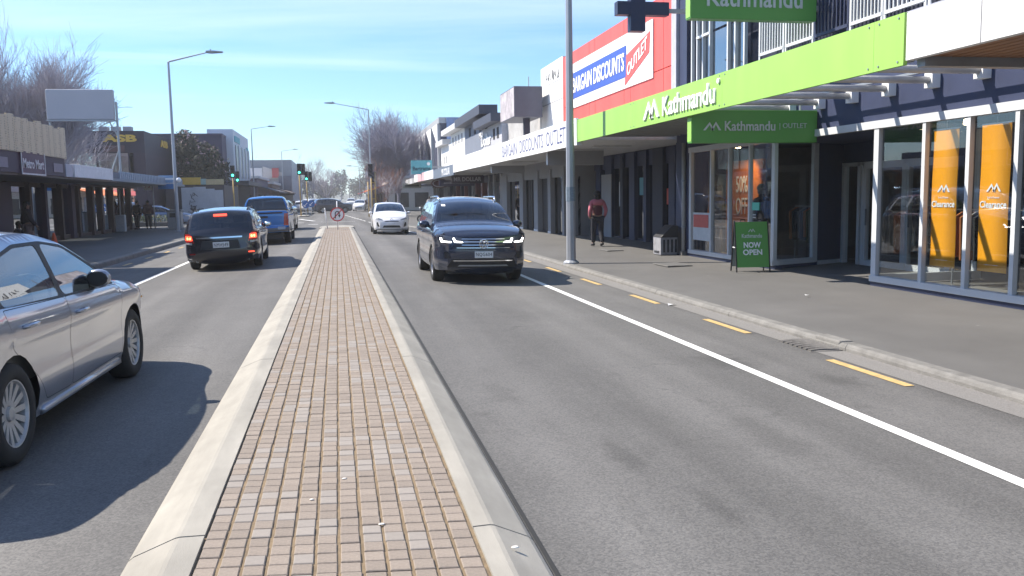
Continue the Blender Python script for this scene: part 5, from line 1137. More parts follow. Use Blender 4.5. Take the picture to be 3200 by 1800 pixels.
    def mirror(s, y, z, size=(.2, .12), mat=None, back=None, so=.55):
        for sd in (1, -1):
            x = float(s.hw(y, z)[0]); w, h = size
            mb = MB().ball((0, 0, 0), (w/2, .07, h/2), 12, 8); mb.v = [(sd*(x+w*so)+a*1., y-.02+(e_ if e_ > -.035 else -.035+(e_+.035)*.2), z+c_+.02) for a, e_, c_ in mb.v]
            o = mb.build('mirror', mat or s.paint, s.root, True, local=True)
            MB().tube([(sd*(x-.02), y+.01, z-.03), (sd*(x+.05), y, z-.02)], .028, 6).build('mirror_arm', plast, o, True, local=True)
            g_ = MB().ball((0, 0, 0), (w/2*.84, .004, h/2*.8), 12, 6); g_.v = [(sd*(x+w*so)+a, y-.06+e_, z+c_+.02) for a, e_, c_ in g_.v]; g_.build('mirror_glass', back or chrome, o, True, local=True)
# ---- the silver saloon beside us
sed_prof = [(2.16, .2, 'fb'), (2.24, .32, 'fb'), (2.26, .52, 'fb'), (2.20, .68, 'fb'), (2.05, .77, 'hood'), (1.75, .86, 'hood'), (1.25, .93, 'hood'), (.95, .97, 'hood'), (.55, 1.19, 'ws'), (.1, 1.375, 'ws'), (-.25, 1.43, 'roof'), (-.75, 1.43, 'roof'), (-1.15, 1.375, 'roof'), (-1.55, 1.2, 'rw'), (-1.85, 1.06, 'rw'), (-2.15, 1.03, 'tail'), (-2.33, .98, 'tail'), (-2.39, .75, 'tail'), (-2.4, .5, 'rb'), (-2.3, .28, 'rb')]
def sedan(pnt, **k):
    d = dict(prof=sed_prof, W=1.795, belt=.93, sill=.2, R=.325, ax=(1.3625, -1.3625), paint=pnt, tum=.33, wedge=.025, pf=.3, lf=.85, pr=.15, lr=.7, step=.035,
        wins=[[(.82, .945), (.6, 1.10), (.15, 1.30), (-.17, 1.345), (-.27, 1.345), (-.30, .965)], [(-.38, .97), (-.36, 1.345), (-.75, 1.345), (-1.1, 1.285), (-1.3, 1.17), (-1.36, .995)]],
        trim=[[(.92, .93), (.62, 1.125), (.15, 1.325), (-.25, 1.37), (-.75, 1.37), (-1.13, 1.305), (-1.46, 1.14), (-1.52, 1.0), (-.3, .95)]],
        doors=[[(.98, .9), (.96, .3), (-.33, .29), (-.34, .955), (.9, .925)], [(-.345, .955), (-.34, .29), (-.85, .30), (-1.02, .5), (-1.38, .74), (-1.42, .985)]],
        handles=[(-.12, .82), (-1.12, .85)], cabin=(-1.6, .85), seats=(-.05, -1.05), spokes=14, sw=.017, rimmat=M('wheel_cover', (.46, .46, .47), .45, .4, .1, 6), grid=.075)
    d.update(k); return d
cs = Car('silver_sedan', 'silver saloon car cut off by the left edge, dark mirror towards us', sedan(paint('silver_paint', (.32, .345, .41), .3, .6)), (-2.93, 7.42, -.05), R(-2.2), R(-1.4))
cs.root.scale = (1.03, 1.03, 1.03)
cs.mirror(.42, 1.0, (.2, .155), cs.paint, plast, .32)
cs.patch([(.55, .55), (.86, .6), (.84, .72), (.6, .68)], 1, 'headlight', lens, .008, mirror=True); cs.patch([(-.5, .3), (.5, .3), (.45, .5), (-.45, .5)], 1, 'grille', plast)
cs.patch([(.5, .78), (.8, .8), (.8, .95), (.55, .95)], -1, 'tail_light', redl, .008, mirror=True)
for sd in (1, -1):
    xx = [float(cs.hw(y, .26)[0]) for y in (.9, 0, -.9)]
    MB().tube([(sd*(a-.01), y, .235) for a, y in zip(xx, (.9, 0, -.9))], .035, 6).build('sill_strip', cs.paint, cs.root, True, local=True)
    MB().ball((sd*(float(cs.hw(1.75, .72)[0])), 1.75, .72), (.008, .035, .014), 8, 5).build('side_repeater', M('amber_lens', (.6, .3, .08), .3), cs.root, True, local=True)
# ---- dark wagon ahead
wag_prof = [(2.2, .24, 'fb'), (2.28, .38, 'fb'), (2.3, .6, 'fb'), (2.2, .78, 'fb'), (2.0, .86, 'hood'), (1.5, .95, 'hood'), (1.05, 1.0, 'hood'), (.7, 1.2, 'ws'), (.2, 1.41, 'ws'), (-.15, 1.48, 'roof'), (-.9, 1.5, 'roof'), (-1.6, 1.46, 'roof'), (-2.0, 1.4, 'roof'), (-2.2, 1.17, 'rw'), (-2.34, .97, 'rw'), (-2.40, .86, 'tail'), (-2.42, .62, 'tail'), (-2.43, .48, 'rb'), (-2.4, .36, 'rb'), (-2.28, .24, 'rb')]
cw = Car('dark_wagon', 'black station wagon with lit brake lights ahead in the left lane', dict(prof=wag_prof, W=1.79, belt=.95, sill=.22, R=.33, ax=(1.36, -1.36), paint=paint('black_blue_paint', (.010, .011, .020), .22, .2), tum=.27, wedge=.02, pf=.18, pr=.10, lr=.5, step=.03, crown=dict(rw=.09, tail=.1, rb=.12),
    wins=[[(.85, .97), (.25, 1.33), (-.2, 1.4), (-.3, 1.4), (-.32, .98)], [(-.4, .985), (-.38, 1.41), (-1.15, 1.41), (-1.3, 1.0)], [(-1.4, 1.0), (-1.25, 1.4), (-1.75, 1.36), (-2.0, 1.08)]],
    trim=[[(.95, .955), (.25, 1.36), (-.25, 1.425), (-1.2, 1.43), (-1.8, 1.385), (-2.07, 1.06), (-1.4, .98)]],
    doors=[[(.98, .93), (.96, .32), (-.35, .31), (-.36, .97), (.9, .95)], [(-.365, .975), (-.36, .31), (-.9, .31), (-1.1, .6), (-1.34, .8), (-1.36, .985)]], handles=[(-.15, .84), (-1.1, .87)], cabin=(-2.0, .9), seats=(-.05, -1.0), glass=CGD, rwm=(1, 1), spokes=10), (-2.86, 24.35, -.045), R(1.5), R(-1.6))
cw.patch([(.62, .7), (.86, .72), (.86, .93), (.72, .93)], -1, 'tail_light', redl, .01, mirror=True)
cw.patch([(.66, .76), (.84, .77), (.83, .89), (.68, .88)], -1, 'lit_lamp', redlit, .016, mirror=True); cw.patch([(.7, .79), (.8, .79), (.8, .85), (.7, .85)], -1, 'lit_core', amberlit, .02, mirror=True, r=.01)
cw.patch([(.68, .66), (.84, .68), (.84, .72), (.68, .72)], -1, 'reverse_lens', lens, .014, mirror=True, r=.01)
cw.patch([(-.58, .80), (.5, .80), (.5, .835), (-.58, .835)], -1, 'chrome_strip', chrome, .018, r=.008); cw.patch([(-.5, .53), (.45, .53), (.4, .75), (-.45, .75)], -1, 'plate_recess', plast, .004)
cw.patch([(-.16, 1.33), (.16, 1.33), (.16, 1.385), (-.16, 1.385)], -1, 'brake_lamp', redlit, .03, r=.01); cw.patch([(.62, .42), (.76, .42), (.76, .45), (.62, .45)], -1, 'reflector', redlit, .01, r=.008)
cw.patch([(-.76, .42), (-.62, .42), (-.62, .45), (-.76, .45)], -1, 'reflector', redl, .01, r=.008)
MB().tube([(-.1, -2.385, .985), (.25, -2.385, 1.01), (.5, -2.36, 1.02)], .012, 5).build('rear_wiper', plast, cw.root, local=True); cw.plate(-1, .64, 'NMH549', .38, .14)
for sd in (1, -1): MB().tube([(sd*.62, .1, 1.47), (sd*.63, -.2, 1.53), (sd*.62, -1.5, 1.51), (sd*.61, -1.75, 1.46)], .016, 6).build('roof_rail', plast, cw.root, True, local=True)
cw.mirror(.72, 1.0, (.2, .14))
MB().tube([(-.6, -2.35, .25), (-.6, -2.1, .27)], .035, 8).tube([(.6, -2.35, .25), (.6, -2.1, .27)], .035, 8).build('exhaust', STEEL, cw.root, True, local=True)
# ---- blue pick-up
ut_prof = [(2.55, .42, 'fb'), (2.65, .55, 'fb'), (2.68, .8, 'fb'), (2.62, 1.02, 'fb'), (2.45, 1.1, 'hood'), (1.9, 1.17, 'hood'), (1.35, 1.2, 'hood'), (.95, 1.45, 'ws'), (.55, 1.7, 'ws'), (.2, 1.8, 'roof'), (-.4, 1.82, 'roof'), (-.85, 1.78, 'roof'), (-1.02, 1.55, 'rw'), (-1.1, 1.32, 'rw'), (-1.16, 1.28, 'bed'), (-1.8, 1.275, 'bed'), (-2.5, 1.27, 'bed'), (-2.64, 1.24, 'tail'), (-2.66, .9, 'tail'), (-2.66, .7, 'tail'), (-2.72, .6, 'rb'), (-2.7, .48, 'rb')]
cu_ = Car('pickup', 'blue double cab pick-up truck in front of the black wagon', dict(prof=ut_prof, W=1.86, belt=1.2, sill=.42, R=.385, ax=(1.7, -1.52), arch=.08, paint=paint('blue_paint', (.025, .16, .46), .25, .2), tum=.24, pf=.2, pr=.03, lr=.3, step=.02, crown=dict(hood=.03, tail=.02, rb=.03, rw=.03), r=dict(hood=.05, tail=.04, rw=.05),
    wins=[[(1.1, 1.25), (.6, 1.6), (.35, 1.68), (.22, 1.68), (.2, 1.25)], [(.1, 1.25), (.12, 1.68), (-.6, 1.68), (-.78, 1.25)]], trim=[[(1.2, 1.22), (.6, 1.64), (.3, 1.72), (-.65, 1.72), (-.86, 1.22)]],
    doors=[[(1.2, 1.2), (1.15, .5), (.15, .48), (.15, 1.22)], [(.14, 1.22), (.14, .48), (-.75, .5), (-.95, .9), (-.95, 1.22)]], handles=[(.3, 1.08), (-.75, 1.08)], cabin=(-.9, 1.1), seats=(.3, -.55), tw=.25, spokes=6, sw=.05, rwm=(1, 0), mats=dict(bed=plast)), (-2.75, 36.35, -.05), R(.5), R(-1.5), 'pickup')
cu_.patch([(.72, .72), (.9, .72), (.9, 1.18), (.76, 1.18)], -1, 'tail_light', redl, .012, mirror=True); cu_.patch([(-.93, .5), (.93, .5), (.93, .64), (-.93, .64)], -1, 'step_bumper', M('bumper_steel', (.12, .12, .13), .4, .7), .05, r=.02)
cu_.patch([(.5, .58), (.78, .58), (.78, .68), (.5, .68)], -1, 'bumper_pad', STEEL, .06); cu_.plate(-1, .78, '', .36, .12)
cu_.patch([(-.7, 1.18), (.7, 1.18), (.7, 1.235), (-.7, 1.235)], -1, 'tailgate_cap', plast, .014, r=.01); cu_.patch([(-.16, 1.02), (.16, 1.02), (.16, 1.1), (-.16, 1.1)], -1, 'tailgate_handle', plast, .012)
for sd in (1, -1):
    B(sd*.93, sd*.97, -2.0, -1.05, .5, .56).build('mud_flap', plast, cu_.root, local=True); MB().tube([(sd*.85, -1.15, 1.29), (sd*.85, -2.55, 1.29)], .025, 6).build('bed_rail', plast, cu_.root, True, local=True)
cu_.mirror(1.0, 1.3, (.24, .2)); B(-.6, .6, -2.3, 1.5, .35, .5).build('chassis', plast, cu_.root, local=True); MB().tube([(-.9, -1.52, .38), (.9, -1.52, .38)], .05, 8).build('axle', plast, cu_.root, True, local=True)
# ---- dark grey SUV coming towards us
suv_prof = [(2.1, .27, 'fb'), (2.19, .36, 'fb'), (2.24, .55, 'fb'), (2.23, .78, 'fb'), (2.16, .96, 'fb'), (2.02, 1.03, 'hood'), (1.6, 1.1, 'hood'), (1.12, 1.14, 'hood'), (.7, 1.4, 'ws'), (.3, 1.57, 'ws'), (0, 1.63, 'roof'), (-.7, 1.66, 'roof'), (-1.4, 1.63, 'roof'), (-1.85, 1.56, 'roof'), (-2.05, 1.3, 'rw'), (-2.17, 1.1, 'rw'), (-2.23, .95, 'tail'), (-2.26, .7, 'tail'), (-2.26, .5, 'rb'), (-2.16, .28, 'rb')]
def suvS(pnt, **k):
    d = dict(prof=suv_prof, W=1.84, belt=1.04, sill=.27, R=.35, ax=(1.34, -1.34), arch=.05, paint=pnt, tum=.27, pf=.15, lf=.6, pr=.09, step=.035, r=dict(fb=.12, hood=.1), tw=.235,
        wins=[[(.92, 1.09), (.35, 1.47), (-.1, 1.54), (-.22, 1.54), (-.24, 1.09)], [(-.32, 1.1), (-.3, 1.55), (-1.05, 1.54), (-1.15, 1.1)], [(-1.24, 1.11), (-1.13, 1.53), (-1.6, 1.48), (-1.85, 1.18)]], trim=[[(1.02, 1.07), (.35, 1.5), (-.15, 1.565), (-1.1, 1.57), (-1.65, 1.51), (-1.94, 1.16), (-1.2, 1.08)]],
        doors=[[(1.0, 1.05), (.95, .36), (-.27, .35), (-.28, 1.09)], [(-.285, 1.09), (-.28, .35), (-.85, .36), (-1.0, .7), (-1.2, .85), (-1.2, 1.1)]], handles=[(-.08, .95), (-1.0, .97)], cabin=(-1.9, .95), seats=(.0, -.95), spokes=5, sw=.05)
    d.update(k); return d
ct = Car('suv', 'dark grey SUV with lit headlamps driving towards us', suvS(paint('graphite_paint', (.034, .044, .075), .22, .45), trimmat=chrome), (2.72, 18.6, -.045), PI, R(-1.2))
ct.patch([(.3, .8), (.5, .79), (.87, .83), (.88, .97), (.6, .93), (.3, .9)], 1, 'headlight', M('lamp_dark', (.09, .095, .11), .2, .2, .1, 20, coat=1.), .008, mirror=True)
for (x0, x1) in ((.40, .56), (.62, .8)):
    for sd in (1, -1):
        ct.patch([(sd*x0, .835), (sd*x0, .815), (sd*x1, .82), (sd*(x1+.03), .90), (sd*(x1), .905), (sd*(x1-.03), .845)] if sd > 0 else [(sd*(x1-.03), .845), (sd*x1, .905), (sd*(x1+.03), .90), (sd*x1, .82), (sd*x0, .815), (sd*x0, .835)], 1, 'running_lamp', drl, .016, r=0)
ct.patch([(-.62, .70), (-.3, .68), (.3, .68), (.62, .70), (.5, .93), (-.5, .93)], 1, 'grille', M('grille_black', (.012, .014, .03), .35), .006)
for z, w in ((.715, .52), (.77, .42), (.83, .42), (.885, .42)): ct.patch([(-w, z-.006), (w, z-.006), (w, z+.006), (-w, z+.006)], 1, 'grille_bar', chrome, .02, r=0)
ct.patch([(-.7, .33), (.7, .33), (.6, .5), (-.6, .5)], 1, 'lower_intake', plast, .005); ct.patch([(-.58, .455), (.58, .455), (.58, .475), (-.58, .475)], 1, 'trim_strip', chrome, .018, r=0); ct.patch([(-.5, .355), (.5, .355), (.46, .385), (-.46, .385)], 1, 'skid_strip', STEEL, .018, r=.008)
ct.patch([(.62, .52), (.74, .50), (.76, .64), (.68, .64)], 1, 'corner_intake', plast, .005, mirror=True)
ct.plate(1, .585, 'NQG604', .36, .125)
yb = ct.bvh.ray_cast(Vector((0, 6, .79)), Vector((0, -1, 0)))[0].y
ring = MB().tube([(.085*math.cos(a), yb+.03, .79+.085*math.sin(a)) for a in [2*PI*i/20 for i in range(21)]], .009, 6).build('emblem', chrome, ct.root, True, local=True)
def strokes(P, th, y): 
    mb = MB()
    for a, b_ in zip(P[:-1], P[1:]): mb.tube([(-a[0], y, a[1]), (-b_[0], y, b_[1])], th, 5)
    return mb
strokes([(-.035, .865), (0, .80), (.035, .865)], .007, yb+.03).build('emblem_stroke', chrome, ring, local=True); strokes([(-.068, .83), (-.028, .725), (0, .785), (.028, .725), (.068, .83)], .007, yb+.03).build('emblem_stroke', chrome, ring, local=True)
ct.mirror(.78, 1.11, (.22, .16), ct.paint)
for sd in (1, -1): MB().tube([(sd*.60, .25, 1.60), (sd*.62, .05, 1.70), (sd*.62, -1.3, 1.70), (sd*.6, -1.6, 1.61)], .02, 6).build('roof_rail', chrome, ct.root, True, local=True)
MB().tube([(-.1, 1.1, 1.155), (.55, 1.02, 1.2)], .01, 4).build('wiper', plast, ct.root, local=True); MB().tube([(-.7, 1.1, 1.15), (-.1, 1.08, 1.165)], .01, 4).build('wiper', plast, ct.root, local=True)
ct.patch([(.52, 1.5), (.6, 1.5), (.6, 1.54), (.52, 1.54)], 1, 'window_sticker', letter, .006, r=.005)
# ---- white hatchback behind it
ht_prof = [(1.85, .22, 'fb'), (1.95, .32, 'fb'), (1.98, .5, 'fb'), (1.93, .68, 'fb'), (1.8, .8, 'hood'), (1.45, .93, 'hood'), (1.1, 1.0, 'hood'), (.65, 1.22, 'ws'), (.2, 1.39, 'ws'), (-.1, 1.44, 'roof'), (-.7, 1.445, 'roof'), (-1.3, 1.38, 'roof'), (-1.6, 1.28, 'roof'), (-1.83, 1.0, 'rw'), (-1.9, .9, 'rw'), (-1.96, .75, 'tail'), (-1.97, .5, 'rb'), (-1.9, .26, 'rb')]
def hatchS(pnt, **k):
    d = dict(prof=ht_prof, W=1.695, belt=.93, sill=.22, R=.3, ax=(1.22, -1.33), paint=pnt, tum=.3, wedge=.05, pf=.22, lf=.6, pr=.12, tw=.18, spokes=9, sw=.025, crown=dict(fb=.16, hood=.07),
        wins=[[(.85, .96), (.3, 1.26), (-.1, 1.34), (-.2, 1.34), (-.22, .98)], [(-.3, .985), (-.28, 1.35), (-.95, 1.33), (-1.2, 1.1), (-1.2, 1.02)]], trim=[[(.95, .94), (.3, 1.29), (-.15, 1.37), (-1.0, 1.36), (-1.35, 1.08), (-.3, .96)]],
        doors=[[(.95, .93), (.92, .3), (-.25, .3), (-.26, .97)], [(-.265, .975), (-.26, .3), (-.85, .32), (-1.0, .6), (-1.2, .8), (-1.25, 1.0)]], handles=[(-.1, .86), (-1.0, .92)], cabin=(-1.5, .85), seats=(.0, -.9))
    d.update(k); return d
whp = paint('white_paint_car', (.78, .78, .79), .3, 0)
ch = Car('white_hatchback', 'white hatchback following the dark grey SUV', hatchS(whp), (2.42, 42.0, -.04), PI, R(-1.0))
ch.patch([(.42, .66), (.72, .72), (.78, .84), (.66, .8), (.4, .7)], 1, 'headlight', M('lamp_smoke', (.2, .21, .23), .15, .3, .2, 30, coat=1.), .008, mirror=True)
ch.patch([(-.33, .60), (.33, .60), (.31, .635), (-.31, .635)], 1, 'upper_grille', plast, .006, r=.01); ch.patch([(-.42, .33), (.42, .33), (.36, .43), (-.36, .43)], 1, 'lower_grille', plast, .006); ch.patch([(.55, .36), (.7, .4), (.68, .58), (.62, .58)], 1, 'fog_surround', plast, .006, mirror=True)
ch.patch([(-.75, .24), (.75, .24), (.72, .27), (-.72, .27)], 1, 'lip', plast, .006, r=.005)
ch.plate(1, .51, '', .34, .115); ch.mirror(.68, .98, (.19, .13))
MB().tube([(.06*math.cos(a), ch.bvh.ray_cast(Vector((0, 6, .7)), Vector((0, -1, 0)))[0].y+.012, .7+.04*math.sin(a)) for a in [2*PI*i/14 for i in range(15)]], .01, 5).build('emblem', M('emblem_blue', (.08, .1, .25), .3), ch.root, local=True)
# ---- others
c1 = Car('blue_sedan', 'pale blue saloon standing side-on in the left side street', sedan(paint('iceblue_paint', (.16, .24, .40), .3, .5), glass=CGD, grid=.12), (-13.2, 69.6, -.08), -PI/2)
c1.patch([(.55, .58), (.84, .62), (.82, .74), (.6, .7)], 1, 'headlight', lens, .008, mirror=True)
c2 = Car('crossing_suv', 'grey SUV turning across the far crossing', suvS(paint('pewter_paint', (.10, .10, .125), .25, .5), glass=CGD, grid=.14), (-.6, 104, 0), R(-76))
c2.patch([(.7, .95), (.86, .95), (.86, 1.1), (.74, 1.1)], -1, 'tail_light', redl, .01, mirror=True)
c3 = Car('white_suv', 'white SUV partly hidden behind the grey one at the crossing', suvS(paint('offwhite_paint', (.7, .7, .72), .3, 0), glass=CGD, grid=.16), (-2.6, 116, 0), R(-50))
c4 = Car('white_car', 'white hatchback waiting beyond the right traffic lights', hatchS(whp, glass=CGD, grid=.14), (3.0, 116, 0), R(172))
c4.patch([(-.5, .35), (.5, .35), (.4, .5), (-.4, .5)], 1, 'grille', plast)
def farcar(kind, label, pnt, loc, rz_):
    return Car('distant_car', label, (suvS if kind == 's' else hatchS if kind == 'h' else sedan)(pnt, glass=CGD, grid=.2, far=True), loc, rz_, group='distant cars')
farcar('s', 'white SUV nearest of the distant queue on the right', whp, (2.6, 168, 0), PI); farcar('h', 'white hatchback behind the grey SUV in the distance', whp, (.2, 185, 0), PI); farcar('e', 'silver saloon deep in the distant queue', cs.paint, (3.6, 215, 0), PI)
farcar('s', 'dark car just ahead of the blue pick-up', cw.paint, (-3.25, 51, -.05), 0); farcar('h', 'pale car with red lights beyond the left traffic island', M('offwhite_paint'), (-5.2, 128, 0), 0); farcar('e', 'dark maroon car on the far left kerb', paint('maroon_paint', (.08, .02, .025), .3, .3), (-6.2, 140, 0), 0)
# ================================================================ street furniture
polem = M('pole_galv', (.36, .38, .42), .5, .35, .1, 2); lampg = M('lamp_head', (.3, .31, .33), .5, .3)
def lamp_post(label, x, y, h, arm, side, r0=.115, r1=.06, rise=.55, arms=True, n=8):
    o = thing('street_lamp', label, 'street lamp', (x, y, 0), group='street lamps')
    MB().tube([(0, 0, -.06), (0, 0, h*.5), (0, 0, h)], [r0, (r0+r1)/2, r1], n).build('pole', polem, o, local=True)
    MB().lathe([(r0*1.7, -.06), (r0*1.7, .0), (r0*1.15, .05)], (0, 0, 0), 12).build('base_plate', polem, o, local=True)
    if arms:
        MB().tube([(0, 0, h-.05), (side*.05, 0, h+.02), (side*arm, 0, h+rise)], [r1*.8, r1*.8, r1*.5], 6).build('arm', polem, o, local=True)
        hd = MB().prism([(side*(arm-.12), -.05), (side*(arm+.15), -.08), (side*(arm+.75), -.03), (side*(arm+.8), .02), (side*(arm+.3), .06), (side*(arm-.1), .05)][::1 if side > 0 else -1], -.16, .16, 'y')
        hd.v = [(a, e_, c_+h+rise+.02) for a, e_, c_ in hd.v]; ho = hd.build('lamp_head', lampg, o, local=True, bevel=.02)
        MB().box(side*(arm+.1)-.0, side*(arm+.1)+.06, -.03, .03, h+rise+.07, h+rise+.16).build('sensor', lampg, ho, local=True)
    return o
L1 = lamp_post('thick grey lamp post on the right kerb running out of the top', 5.62, 20.4, 9.2, 2.6, -1, .118, .06)
M('sticker_blue', (.2, .25, .3), .6, 0, .35, 30)
# sign band on the pole's camera side
mb = MB().tube([(0, 0, 1.5), (0, 0, 1.85)], .116, 8); mb.build('sticker_band', M('sticker_blue'), L1, local=True)
lamp_post('lamp post with long arm on the left corner footpath', -8.75, 50.5, 9.25, 2.1, 1)
lamp_post('lamp post with arm towards the road behind the right traffic light', 3.0, 77.4, 9.4, 3.0, -1, .1, .05)
lamp_post('lamp post left of the corrugated roof', -9.5, 105, 9.9, 2.0, 1, .1, .05, .3); lamp_post('distant lamp post in front of the corrugated roof', -8.8, 149, 9.7, 2.0, 1, .1, .05, .3)
lamp_post('distant lamp post beyond the green traffic lights', -6.5, 215, 9.8, 2.0, 1, .1, .05, .3)
lamp_post('thin distant pole right of centre', 3.9, 150, 7.0, 1.4, -1, .09, .05, .2); lamp_post('thin distant pole by the far navy shop', 2.6, 185, 6.0, 1.2, -1, .09, .05, .2)
# traffic signals
sigy = M('signal_yellow', (.50, .33, .10), .6); sigb = M('signal_black', (.018, .018, .022), .6); grn = M('signal_green_lit', (.1, .8, .5), .4, 0, 0, 1, emit=(.05, 1, .55), es=5); off_ = M('signal_lens_off', (.04, .015, .012), .3); rim_ = M('signal_border', (.5, .52, .55), .6)
def signal(label, x, y, h, heads, post=sigy, backs=()):
    o = thing('traffic_light', label, 'traffic light', (x, y, 0), group='traffic lights')
    MB().tube([(0, 0, 0), (0, 0, h)], .06, 8).build('post', post, o, True, local=True); MB().lathe([(.12, 0), (.12, .05), (.07, .07)], (0, 0, 0), 10).build('base', post, o, local=True)
    for (dx, dy, z, face, lit) in heads:
        bd = B(dx-.2, dx+.2, dy-.03, dy, z-.55, z+.55).build('head', sigb, o, local=True, bevel=.06)
        if face < 0: 
            MB().box(dx-.215, dx-.2, dy-.04, dy, z-.5, z+.5).box(dx+.2, dx+.215, dy-.04, dy, z-.5, z+.5).box(dx-.2, dx+.2, dy-.04, dy, z+.55, z+.565).box(dx-.2, dx+.2, dy-.04, dy, z-.565, z-.55).build('border', rim_, bd, local=True)
        for k, zz in enumerate((.31, 0, -.31)):
            m_ = grn if (lit and k == 2 and face < 0) else off_
            MB().lathe([(.1, 0), (.1, .015), (.03, .03)], (dx, dy-.06, z+zz), 16, 'y').build('lens', m_, bd, True, local=True)
            n_ = 9; v = []
            for q in range(n_):
                a = PI*(-.1+1.2*q/(n_-1)); v += [(dx+.115*math.cos(a), dy-.03, z+zz+.115*math.sin(a)), (dx+.115*math.cos(a), dy-.22, z+zz+.115*math.sin(a))]
            MB().add(v, [(2*q, 2*q+1, 2*q+3, 2*q+2) for q in range(n_-1)]).build('visor', sigb, bd, local=True)
        B(dx-.1, dx+.1, dy, dy+.18, z-.5, z+.5).build('housing', sigb, bd, local=True, bevel=.03)
    return o
signal('green traffic light on yellow post, left of the pair at the left corner', -9.0, 80, 3.7, [(0, -.08, 4.2, -1, True)]); signal('green traffic light on the left corner, right and lower of its pair', -9.75, 90, 3.2, [(.05, -.08, 4.0, -1, True)])
signal('green traffic light on tall yellow post on the nearer island', -3.55, 87.3, 4.3, [(0, -.08, 4.6, -1, True), (.36, .1, 4.6, 1, False)]); signal('green traffic light on tall yellow post on the farther island', -3.42, 103.6, 4.0, [(0, -.08, 4.35, -1, True), (.42, .1, 4.3, 1, False)])
rs = signal('pair of yellow posts with dark signal heads facing away on the right corner', 3.0, 76.6, 3.4, [(-.05, .1, 4.1, 1, False), (.25, .16, 3.4, 1, False)])
MB().tube([(.34, .1, 0), (.34, .1, 3.9)], .07, 8).build('post', sigy, rs, True, local=True); MB().tube([(-.28, .3, 0), (-.28, .3, 3.1)], .05, 8).build('post', sigy, rs, True, local=True)
for z in (.8, 1.6, 2.4, 3.0): MB().tube([(0, 0, z), (.34, .1, z)], .03, 6).build('strut', sigy, rs, True, local=True)
# no U-turn sign on the median
rw_ = M('sign_white', (.75, .74, .74), .5); rr1 = M('sign_ring_red', (.55, .05, .05), .5)
def disc(mb, r, y, c, n=28): return mb.lathe([(r, y), (r, y+.004)], c, n, 'y')
ns_ = thing('no_u_turn_sign', 'round red and white no U-turn sign at the end of the median', 'road sign', (-.02, 44.6, .09))
MB().tube([(0, .04, 0), (0, .04, 1.45)], .03, 8).build('post', rw_, ns_, True, local=True)
zc = .78
sg_ = disc(MB(), .36, 0, (0, 0, zc)).build('sign_face', rw_, ns_, local=True)
MB().lathe([(.36, -.004), (.36, -.008), (.30, -.008), (.30, -.004)], (0, 0, zc), 32, 'y', closed=True).build('ring', rr1, sg_, local=True)
arc = [(-.1, -.2), (-.1, .02)]+[(-.0-.1*math.cos(a), .05+.1*math.sin(a)) for a in [PI*i/8 for i in range(9)]]+[(.1, -.02)]
mb = MB()
for a, e_ in zip(arc[:-1], arc[1:]): mb.tube([(a[0], -.008, zc+a[1]), (e_[0], -.008, zc+e_[1])], .024, 5)
mb.add([(.03, -.01, zc-.03), (.17, -.01, zc-.03), (.1, -.01, zc-.17)], [(0, 2, 1)]).build('u_turn_arrow', black, sg_, local=True)
MB().obox((0, -.012, zc), .6, .004, .05, Matrix.Rotation(R(-45), 3, 'Y')).build('bar', rr1, sg_, local=True)
hp = thing('marker_post', 'thin white marker post just left of the no U-turn sign', 'post', (-.55, 46.5, .09)); MB().tube([(0, 0, 0), (-.12, 0, 1.1)], .03, 8).build('post', rw_, hp, True, local=True); MB().tube([(-.1, 0, .95), (-.12, 0, 1.08)], .034, 8).build('reflector', letter, hp, True, local=True)
# keep-left signs
kb = M('keepleft_blue', (.03, .14, .42), .5)
def keep_left(label, x, y, z, r=.36):
    o = thing('keep_left_sign', label, 'road sign', (x, y, .05), group='keep left signs'); MB().tube([(0, .03, 0), (0, .03, z)], .03, 8).build('post', rw_, o, True, local=True)
    f = disc(MB(), r, 0, (0, 0, z)).build('sign_face', kb, o, local=True)
    MB().obox((.03, -.01, z+.03), .07, .006, .36, Matrix.Rotation(R(45), 3, 'Y')).add([(-.2, -.012, z-.2), (-.2, -.012, z+.02), (.02, -.012, z-.2)], [(0, 2, 1)]).build('arrow', letter, f, local=True)
    return o
keep_left('blue keep left sign nearest us on the traffic island', -3.0, 85.6, 1.1); keep_left('blue keep left sign behind its twin on the same island', -2.6, 90, 1.15); keep_left('small distant blue keep left sign beyond the islands', -2.2, 112, 1.1)
# litter bin by the shop
bnm = M('bin_black', (.03, .03, .034), .45); bw = M('bin_weathered', (.27, .27, .29), .6, 0, .35, 6)
bn = thing('litter_bin', 'dark litter bin with sloping lid against the navy wall', 'litter bin', (8.62, 21.75, FZ))
bn.scale = (.85, .85, .9)
B(-.28, .28, -.33, .33, 0, .52).build('body', bw, bn, local=True, bevel=.02)
MB().prism([(-.3, .52), (.3, .52), (.3, .86), (.12, .88)], -.35, .35, 'y').build('lid', bnm, bn, local=True, bevel=.02)
for k in range(4): B(-.2+k*.13, -.14+k*.13, -.345, -.33, .08, .46).build('rib', bnm, bn, local=True)
B(-.295, -.285, -.2, .2, .06, .12).build('label_plate', bnm, bn, local=True)
